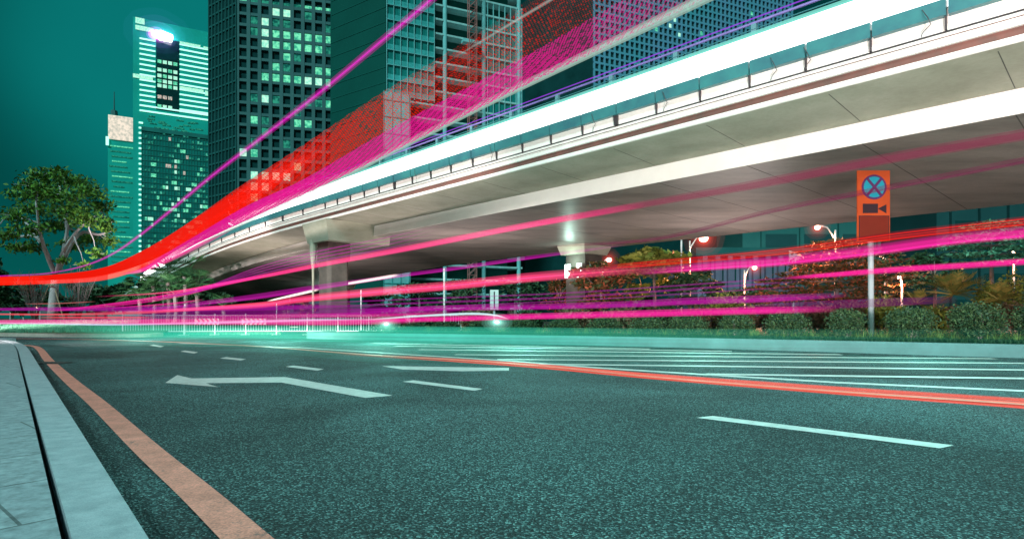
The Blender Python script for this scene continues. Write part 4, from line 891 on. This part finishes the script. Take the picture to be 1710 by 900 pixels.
# assumed, unseen street lamp beyond the right border, added to light the near lane
e = empty('street_lamp', (9.5, 3.2, 0), 'assumed grey street lamp on the median outside the right border', 'street lamp')
mb = MB(); mb.tube([(9.5, 3.2, 0), (9.5, 3.2, 5.2), (9.4, 3.2, 8.0)], [.1, .08, .06], 8); mb.build('pole', M['pole_grey'], e)
mb = MB(); mb.tube([(9.4, 3.2, 7.9), (8.6, 3.6, 8.3), (7.6, 4.0, 8.35)], .05, 6); mb.build('arm', M['pole_grey'], e)
mb = MB(); mb.ball((7.3, 4.1, 8.36), .3, 12, .3); hd = mb.build('lamp_head', M['metal_dark'], e)
mb = MB(); mb.ball((7.3, 4.1, 8.29), .2, 12, .3); mb.build('bulb', M['head'] if 'head' in M else M['lamp_teal'], hd)
ld = bpy.data.lights.new('lamp', 'SPOT'); ld.spot_size = R(120); ld.spot_blend = .8; ld.energy = 5200; ld.color = (.38, 1, .95); ld.shadow_soft_size = .3; lo = bpy.data.objects.new('lamp_light', ld); col.objects.link(lo); lo.location = (7.3, 4.1, 8.1); lo.rotation_euler = Vector((-.42, .25, -1)).to_track_quat('-Z', 'Y').to_euler()  # beam of the assumed lamp, added to brighten the near lane
# railing
def rail_pt(u): return W(u, 531, float(np.interp(u, [205, 420, 640, 770], [27.0, 28.5, 28.5, 27.5])))
rl_ = empty('railing', rail_pt(205), 'long white picket railing along the far road edge', 'railing'); us = np.linspace(205, 770, 12)
for i in range(len(us)):
    p = rail_pt(us[i]); mb = MB(); mb.tube([(p.x, p.y, 0), (p.x, p.y, 1.0)], .035, 6); mb.tube([(p.x - .12, p.y - .25, .02), (p.x + .1, p.y + .2, .02)], .02, 5); mb.build('post', M['metal_white'], rl_)
    if i < len(us) - 1:
        q = rail_pt(us[i + 1]); mb = MB()
        for z in (.18, .92): mb.tube([(p.x, p.y, z), (q.x, q.y, z)], .022, 5)
        for j in range(1, 12): m_ = p.lerp(q, j / 12); mb.tube([(m_.x, m_.y, .2), (m_.x, m_.y, .9)], .01, 4)
        mb.build('picket_panel', M['metal_white'], rl_)

M['chev_red'] = mat('chevron_red', (.55, .03, .04), .5); M['chev_white'] = mat('chevron_white', (.7, .66, .66), .5)
for ua, lab in ((472, 'red and white chevron board on the railing, left one'), (550, 'red and white chevron board on the railing, nearer the pier')):
    Yc = 27.4; p = W(ua / 1.0 if False else ua - 126, 531, Yc); e = empty('chevron_board', (p.x, Yc, 0), lab, 'chevron board', 'chevron boards on the railing')
    mb = MB(); mb.box(p.x - .55, p.x + .55, Yc - .02, Yc, .5, .78); mb.build('board', M['chev_white'], e)
    for q in range(5):
        x = p.x - .5 + q * .21; mb = MB(); y0, y1 = Yc - .03, Yc - .021
        for zz, dx in ((.5, 1), (.64, -1)):
            A_ = [(x + (0 if dx > 0 else .1) * 1, zz), (x + .09 + (0 if dx > 0 else .1), zz), (x + .09 + (.1 if dx > 0 else 0), zz + .14), (x + (.1 if dx > 0 else 0), zz + .14)]
            mb.hexa([(A_[0][0], y0, A_[0][1]), (A_[1][0], y0, A_[1][1]), (A_[1][0], y1, A_[1][1]), (A_[0][0], y1, A_[0][1]), (A_[3][0], y0, A_[3][1]), (A_[2][0], y0, A_[2][1]), (A_[2][0], y1, A_[2][1]), (A_[3][0], y1, A_[3][1])])
        mb.build('chevron', M['chev_red'], e)

# ------------------------------------------------------------------ light trails: tubes of light at lamp height along the lanes
def trail(label, pts, col_, s, bundle, n=9, sides=8, name='light_trail', group='light trails of passing traffic', halo=None, hs=.25, fade=(1, 1), through=.8):
    """pts: (u, v, Y, half height in photo px[, gain]). bundle: list of (offset -1..1, width 0..1, gain)."""
    pts = [p if len(p) > 4 else (*p, 1.0) for p in pts]; P = smooth_path(pts, n); mats = {}; mi_ = []; ms_ = []; gn = []
    items = [(o_, w_, g_, col_) for o_, w_, g_ in bundle] + ([(0, 1.0, hs, halo)] if halo else [])
    mbx = MB(); K = len(P)
    def ends(i):
        f = i / (K - 1); g = max(0, P[i][4])
        if fade[0] and pts[0][0] > 0: g *= min(1, f / .16)
        if fade[1] and pts[-1][0] < 1710 and pts[-1][1] > 0: g *= min(1, (1 - f) / .16)
        return g
    for o_, w_, g_, c_ in items:
        pth = [W(q[0], q[1] + o_ * q[3], q[2]) for q in P]; rad = [max(.0015, q[3] * w_ * q[2] / F) for q in P]
        nf = len(mbx.f); mbx.tube(pth, rad, sides, False); key = (c_, round(g_, 3)); gn += [ends(i) for i in range(K) for _ in range(sides)]
        if key not in mats: mats[key] = len(ms_); ms_.append(glow(c_, s * g_, through if g_ == max(b[2] for b in bundle) or w_ > .8 else 1))
        mi_ += [mats[key]] * (len(mbx.f) - nf)
    ob = link(name, mbx.v, mbx.f, ms_, None, True, mi_); set_gain(ob, gn); tag(ob, label, 'light trail', group); return ob
MAG = (0.85, 0.014, 0.30); PINK = (1.0, 0.04, 0.24); PUR = (0.35, 0.01, 0.40); RED = (1.0, 0.012, 0.004); HOT = (1.0, 0.06, 0.20)
HB = 2.4
def cy_(v, h=HB): return h * F / (HV - v)
# single purple trail high on the left
pp = [(-60, 465), (0, 461), (90, 455), (170, 433), (240, 388), (350, 297), (450, 220), (540, 150), (630, 75), (722, -2), (800, -75)]
trail('purple pink trail of one high lamp crossing the tower windows at upper left', [(u, v, cy_(v, 3.0), w) for (u, v), w in zip(pp, [1.2, 1.4, 1.4, 2.0, 2.8, 3.8, 4.6, 5.4, 6, 7, 8])], (0.60, 0.01, 0.42), .45, [(0, .95, .32), (-.35, .22, .5), (.35, .22, .6), (-.05, .14, 1.3)])
# LED field of a passing bus: red above, magenta below, in short dashes
upper = [(-60, 462), (0, 462.5), (90, 459), (170, 448), (230, 423), (300, 382), (400, 312), (498, 248), (630, 160), (760, 80), (900, -12), (1040, -115)]
split = [(-60, 470), (0, 470), (90, 467), (170, 460), (250, 436), (320, 398), (410, 345), (510, 298), (642, 221), (802, 135), (900, 82), (1060, -12)]
lower = [(-60, 478), (0, 477), (90, 473), (180, 468), (270, 440), (330, 406), (440, 355), (560, 300), (700, 231), (870, 146), (1000, 84), (1180, -2)]
def lerp_path(a_, b_, f, n=14):
    A = smooth_path([(*p, 0) for p in a_], n); Bb = smooth_path([(*p, 0) for p in b_], n); A_ = smooth_path([(*p, 0) for p in upper], n)
    return [(x[0] * (1 - f) + y[0] * f, x[1] * (1 - f) + y[1] * f, cy_(min(z[1], 470), 2.55)) for x, y, z in zip(A, Bb, A_)]
def led_field(label, a_, b_, rows, c_, s, dash, rad0, fade=None, phase=.21, skipf=None, name='led_trail', umin=-100):
    mbx = MB(); gn = []
    for r_ in range(rows):
        f = (r_ + .5) / rows; P = [q for q in lerp_path(a_, b_, f) if q[0] > umin]; ph = 0.0
        for i in range(len(P) - 1):
            p0 = np.array(P[i]); p1 = np.array(P[i + 1]); ln = math.hypot(p1[0] - p0[0], p1[1] - p0[1]); u = p0[0]
            d_ = dash * (1 + max(0, u - 500) / 1000); k_ = max(1, int(round(ln / d_))) if u > 380 else 1
            g = .0 if u <= 380 else min(.46, .1 + (u - 380) / 700)
            for j in range(k_):
                q0 = p0 + (p1 - p0) * (j / k_); q1 = p0 + (p1 - p0) * ((j + 1 - g) / k_)
                if u > 380:
                    sft = (p1 - p0) / k_ * ((r_ * phase) % 1); q0 = q0 + sft; q1 = q1 + sft
                gg = fade(q0[0], f) * (random.uniform(.75, 1.2) if u > 380 else 1)
                if skipf and random.random() < skipf(q0[0], f): gg *= .25
                w = rad0(q0[0]); w2 = math.sin(q0[0] * .30 + r_ * .9) * .7 * min(1, max(0, q0[0] - 350) / 200)
                mbx.tube([W(q0[0], q0[1] + w2, q0[2]), W(q1[0], q1[1] + w2, q1[2])], [w * q0[2] / F, w * q1[2] / F], 4, False); gn += [max(0, gg)] * 8
    ob = link(name, mbx.v, mbx.f, [glow(c_, s, .34)], None, False); set_gain(ob, gn); tag(ob, label, 'light trail', 'light trails of passing traffic'); return ob
led_field('wide red dashed light field sweeping up from the left edge', upper, split, 34, RED, .5, 3.4, lambda u: .55 + max(0, (u - 300)) * .0007,
          fade=lambda u, f: 1.15 - max(0, (u - 520)) / 680 - (.5 if f < .10 and u > 330 else 0), skipf=lambda u, f: max(0, min(.7, (u - 560) / 500 + (.2 if f < .25 else 0))) if u > 430 else 0)
led_field('wide magenta dashed light field under the red one', split, lower, 32, (0.95, 0.014, 0.33), .5, 4.5, lambda u: .55 + max(0, (u - 300)) * .0009,
          fade=lambda u, f: min(1, (u - 240) / 120) * (1.05 - max(0, (u - 820)) / 420), skipf=lambda u, f: max(0, min(.5, (u - 780) / 700)) if u > 430 else 0, umin=240)
trail('solid red stream at the left edge under the forked tree crown', [(-60, 470, 38, 7), (0, 470, 37, 7), (90, 467, 36, 7), (170, 459, 34, 10), (235, 438, 31, 12), (300, 401, 27, 14), (370, 355, 21, 15), (450, 304, 16, 12), (540, 248, 12, 8)], RED, .5, [(0, .95, .8), (-.3, .5, .5), (.4, .4, .6), (.1, .2, .8)])
trail('rose coloured stream merging below the red one', [(200, 458, 31, 1), (240, 450, 29, 4), (300, 421, 25, 8), (370, 383, 20, 9), (450, 338, 15.5, 9), (560, 283, 11.5, 5)], (0.95, .02, .28), .5, [(0, 1, .5), (.2, .5, .6), (-.3, .2, .8)])
# pale white streaks
trail('pale greenish white streak running between the magenta field and the broad white band', [(277, 436, 26, 1), (320, 410, 21.5, 2.5), (400, 375, 16.5, 3.5), (498, 327, 12.5, 4.5), (600, 281, 10.2, 5), (642, 259, 9.5, 5.5), (820, 169, 7.3, 6.5), (959, 102, 6.3, 7.5), (1097, 36, 5.6, 9), (1180, -4, 5.2, 10), (1330, -76, 4.7, 13)], (0.55, 0.82, 0.70), .5, [(0, .95, .6), (0, .6, .35), (-.15, .25, .3)], through=.45)
trail('faint thin white streak high above the red dashes', [(740, 108, 9, 1.0, .3), (800, 72, 8, 2.0, .6), (860, 36, 7.5, 2.4), (930, -6, 7, 2.8), (1000, -50, 6.5, 3.2)], (0.7, 0.75, 0.68), .26, [(0, 1, .45), (0, .4, .4)])
# broad white band on the deck
def deck_trail(label, D, zrows, c_, s, sides=8, name='light_trail', t0=-12, t1=76):
    mbx = MB()
    for z, r_ in zrows: mbx.tube([B(D, t, z) for t in np.arange(t0, t1, 3)], r_, sides, True)
    m_ = glow(c_, s, .5) if s < 3 else emit('headlight_trail', c_, s, False); ob = mbx.build(name, m_, None, True); set_gain(ob, 1.0); tag(ob, label, 'light trail', 'light trails of passing traffic'); return ob
deck_trail('broad dazzling white headlight band along the viaduct parapet', 15.62, [(7.52 + .1 * i, .075) for i in range(8)], (.96, 1.0, .98), 3.2)
deck_trail('thin aqua fringe along the top of the broad white band', 15.75, [(8.34, .07), (8.41, .06)], (.25, .85, .72), .5)
deck_trail('thin aqua fringe under the broad white band', 15.75, [(7.36, .05)], (.2, .9, .85), .5)
deck_trail('hair thin violet tail light line above the white band', 15.9, [(8.9, .018)], (.30, .05, .75), .6)
# pink trails of the near road, passing in front of the viaduct
def lane(u, f=1.0): return float(np.interp(u, [-60, 0, 200, 400, 600, 850, 1100, 1400, 1710, 1900], [27, 26, 23.5, 22.5, 20.5, 17.6, 15.4, 13, 11, 10])) * f
def lt(label, pts, c_, s, bundle, f=.97, **k): return trail(label, [(u, v, lane(u, f), w) for u, v, w in pts], c_, s, bundle, **k)
lt('long pink trail rising across the soffit from the palms', [(158, 495.5, .8), (290, 487, 1.6), (430, 463, 3), (540, 441, 4.2), (700, 411, 5), (855, 381, 5.2), (950, 364, 5.4), (1080, 341, 5.8)], PINK, .5, [(0, 1, .62), (0, .55, .4), (.5, .3, .3)], .9)
lt('faded rose stretch of the long soffit trail at the right', [(880, 376.5, 5), (1000, 355, 5.5), (1150, 328, 6.5), (1290, 303, 8), (1500, 262, 9), (1740, 220, 10)], (0.55, .05, .16), .22, [(0, 1, .5), (.1, .6, .5)], .9)
lt('faint rose line low over the soffit, right half', [(900, 412, 2), (1100, 398, 3), (1290, 352, 4), (1500, 310, 5), (1740, 262, 6)], (0.5, .05, .2), .14, [(0, 1, .6), (.4, .3, .6)], .88)
for i, (dv, lab) in enumerate(((0, 'uppermost fine purple line left of the near pier'), (5, 'second fine purple line left of the near pier'), (10, 'third fine purple line left of the near pier'), (15, 'lowest fine purple line left of the near pier'))):
    lt(lab, [(250, 502 - i * .5, .5), (330, 484 + i * .8, 1.0), (430, 447 + dv * .8, 1.0), (525, 421 + dv * 1.1, 1.2), (640, 398 + dv * 1.2, .8), (740, 376 + dv * 1.2, .4)], (0.42, .01, .30), .5, [(0, 1, .55), (0, .4, .3)], .93)
lt('wavy magenta trail starting left of the palms', [(60, 522, .8), (160, 512, 2.5), (240, 502, 4), (310, 489, 4.5), (350, 479, 4), (420, 465, 2), (500, 448, 1)], MAG, .5, [(0, 1, .6), (-.5, .3, .4)], .95)
lt('magenta trail passing low under the viaduct end', [(200, 520, 1.5), (330, 507, 3.2), (430, 495, 4.5), (530, 480, 4.5), (640, 464, 3), (760, 448, 3.2), (900, 428, 3), (1050, 408, 2)], (0.55, .01, .38), .45, [(0, 1, .5), (.4, .4, .4)], .96)
lt('brightest hot pink trail across the middle, in front of both piers', [(130, 523, 1.2), (300, 517, 3), (430, 510, 5), (500, 500, 6), (620, 488, 7), (750, 477, 7.5), (900, 462, 8), (1100, 447, 8.5)], HOT, .55, [(0, 1, .42), (.35, .4, .7), (-.2, .35, .55), (.1, .2, .6)], .98)
lt('red upper half of the trail passing the orange sign', [(1000, 447, 4), (1100, 439, 6), (1300, 421, 7), (1500, 394, 8), (1740, 367, 9)], RED, .5, [(0, 1, .22), (-.5, .14, .8), (.0, .12, .6), (.5, .2, .8)], .98, halo=(.5, .01, .04))
lt('broad magenta lower half of the trail passing the orange sign', [(1060, 455, 6), (1200, 443, 8), (1300, 436, 9), (1450, 419, 9.5), (1600, 399, 10), (1740, 386, 11)], MAG, .6, [(0, 1, .3), (.1, .5, .7), (.55, .2, .6), (-.5, .2, .3)], .98)
lt('short magenta trail crossing the sign pole', [(1306, 465, 2.5), (1400, 458, 4.5), (1500, 450, 5.5), (1600, 444, 5.5), (1740, 435, 6)], (0.95, .012, .30), .55, [(0, 1, .4), (.1, .5, .8), (-.5, .2, .5)], .96)
lt('dim purple trail above the garden bushes', [(500, 528, 3), (700, 516, 4.5), (900, 512, 5), (1050, 508, 5.5), (1150, 503, 6), (1300, 498, 6), (1420, 492, 4)], (0.62, .01, .42), .45, [(0, 1, .45), (.2, .5, .5)], .97)
lt('bright magenta trail along the tops of the median shrubs', [(560, 534, 4), (700, 533, 4.5), (900, 528, 5), (1100, 523, 6), (1250, 519, 6), (1400, 516, 5)], MAG, .6, [(0, 1, .55), (.1, .5, .6)], .98)
lt('dim violet trail fading over the garden right of the pier', [(1180, 521, 4), (1300, 512, 6), (1450, 506, 7), (1600, 500, 5)], (0.30, .01, .22), .35, [(0, 1, .5)], .99)
for i, (v0, v1, v2, w, lab) in enumerate(((505, 497, 484, 1.2, 'thin purple line uppermost of three above the garden bushes'), (512, 504, 491, 1.6, 'thin purple line middle of three above the garden bushes'), (519, 510, 499, 1.0, 'thin purple line lowest of three above the garden bushes'))):
    lt(lab, [(460, v0 + 4, w), (700, v0 - 6, w), (950, v1 - 8, w), (1200, v2 - 12, w), (1350, v2 - 22, w * .6)], (0.40, .01, .34), .45, [(0, 1, .5)], .96)
# low bundle at the left, lamps of many cars
low = [('low salmon trail at bumper height across the left half', [(-60, 524, 1.2), (120, 525, 1.8), (260, 521, 2), (400, 510, 2.5), (480, 503, 2)], (1.0, .10, .14), .5),
       ('wide low pink band along the left grass bank', [(-60, 538, 3.5), (100, 537, 4), (250, 537, 5), (400, 537, 5.5), (560, 538, 5), (700, 537, 3)], (1.0, .05, .36), .55),
       ('low purple band above the pink one at the left', [(-60, 517, 2), (60, 516, 3), (200, 516, 4), (320, 515, 5), (460, 514, 4), (600, 508, 3)], (0.45, .01, .36), .42),
       ('short red trail low beside the forked trunk', [(60, 530, 1.2), (180, 530, 2), (260, 530, 1)], (1.0, .06, .12), .5),
       ('broad dim violet band behind the railing', [(150, 528, 7), (330, 524, 10), (480, 521, 12), (640, 520, 8), (780, 518, 4)], (0.34, .01, .30), .30),
       ('thin magenta line under the palms', [(150, 516.5, .8), (250, 510, 1.4), (300, 505.5, 1.5), (340, 500, .8)], MAG, .5),
       ('thin orange line at the forked trunk foot', [(40, 507.5, .5), (100, 506.5, .7), (160, 503.5, .6)], (.8, .2, .2), .4),
       ('low magenta line left of the near pier at shrub height', [(280, 529, 2), (400, 529, 3.5), (520, 527, 4), (640, 526, 3), (760, 522, 3)], MAG, .5)]
for lab, pts, c_, s in low: lt(lab, pts, c_, s, [(0, 1, .45), (.3, .4, .5), (-.4, .25, .5)], .985)
# headlight streaks of cars, bluish white, low over the far lane
lt('bluish white headlight streak above the railing foot', [(-60, 539, 1.2), (60, 540, 1.5), (180, 542, 1.6), (300, 540, 2.2), (420, 537, 3), (520, 534.5, 2.4), (640, 533, 2)], (.7, .65, 1.0), .55, [(0, 1, .4), (0, .4, .8)], .99)
lt('curved white roofline streak over the median shrubs', [(600, 535, 1), (680, 529, 1.6), (760, 524.5, 2), (800, 524, 2), (830, 527, 1.6), (850, 533, .8)], (.6, .85, .9), .7, [(0, 1, .5), (0, .4, .6)], .98)
trail('warm white straight streak left of the near pier', [(446, 503, 50, 1.2), (490, 493, 46, 2.2), (533, 483, 42, 2.6)], (1.0, .82, .70), 1.2, [(0, 1, .35), (0, .5, 1)])
trail('warm white straight streak right of the near pier', [(572, 475, 46, 2.4), (620, 467, 44, 2.8), (666, 459, 42, 2.6)], (1.0, .82, .70), 1.2, [(0, 1, .35), (0, .5, 1)])
for k_, (v0, v1, v2, w, g_) in enumerate([(547, 549, 552, 4.5, 1.0), (553, 556, 559, 5, .9), (559, 563, 566, 5, .8), (561, 569, 573, 5, .55), (563, 574, 580, 5.5, .4), (551, 553, 556, 9, .5), (557, 562, 568, 10, .45), (566, 576, 588, 13, .34), (570, 590, 604, 16, .2)]):  # glowing tubes added to imitate the lit road of the far lane
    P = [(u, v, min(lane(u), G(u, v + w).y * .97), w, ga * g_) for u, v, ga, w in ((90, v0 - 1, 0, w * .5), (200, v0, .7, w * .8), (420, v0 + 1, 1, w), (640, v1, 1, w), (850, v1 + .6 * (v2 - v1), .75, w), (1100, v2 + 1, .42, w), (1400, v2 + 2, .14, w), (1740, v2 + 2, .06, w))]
    trail('added aqua glow tube low over the far lane, %s' % ['topmost layer', 'second layer from the top', 'middle layer', 'fourth layer down', 'lowest layer against the asphalt', 'wide upper layer', 'wide lower layer', 'broad faint layer over the hatched zone', 'broadest layer nearest to the camera'][k_], P, (.03, .42, .28), .42, [(0, 1, .42), (0, .6, .25)], through=1)
# red tail light strands low over the centre line
for i, (dv, lab) in enumerate(((-5, 'top strand of the red trails skimming the centre line'), (0, 'middle strand of the red trails skimming the centre line'), (5.5, 'bottom strand of the red trails skimming the centre line'))):
    P = [(560, 590 + dv * .2), (855, 607.5 + dv * .45), (1100, 629 + dv * .6), (1400, 652 + dv * .85), (1740, 676 + dv * 1.15)]
    trail(lab, [(u, v, G(u, v).y * .985, w) for (u, v), w in zip(P, (.5, 1.2, 2.0, 2.9, 4.0))], (1.0, .11, .07), .6, [(0, 1, .5), (0, .5, .5)])
# headlamp glare on the far lane, then added point lights
M['head_glow'] = glow((.35, 1.0, .8), .22)  # shells that imitate the glow round each headlamp
M['head'] = emit('headlamp', (.55, 1.0, .85), 5, False)
for u, v, Y, pw, lab in ((645, 541, 20.3, 60, 'teal white headlamp glare left of the thin white pole'), (830, 538, 18.6, 30, 'teal white headlamp glare below the white panel sign')):
    mbx = MB(); c = W(u, v, Y); mbx.ball(c, .07, 12, .6); ob = mbx.build('headlamp_glare', M['head'], None, True); [set_gain(MB().ball(c, .07 * q_, 14, .6).build('glow', M['head_glow'], ob, True), 1.5 / q_ ** 1.1) for q_ in (1.4, 1.9, 2.5, 3.3, 4.3, 5.6, 7)]; tag(ob, lab, 'headlamp', 'headlamps on the far lane')
    mbx = MB()
for x, y, z, pw in ((-14, 22.5, 1.1, 200), (-8, 20.5, 1.1, 330), (-4.0, 18.0, 1.1, 330), (0.2, 15.6, 1.1, 260), (4.2, 13.4, 1.1, 160), (7.8, 11.4, 1.1, 110)):  # added teal point lights without lamps, brightening the far lane
    ld = bpy.data.lights.new('lane_fill', 'POINT'); ld.energy = pw; ld.color = (.30, 1, .80); ld.shadow_soft_size = .5; lo = bpy.data.objects.new('lane_fill_light', ld); col.objects.link(lo); lo.location = (x, y, z)
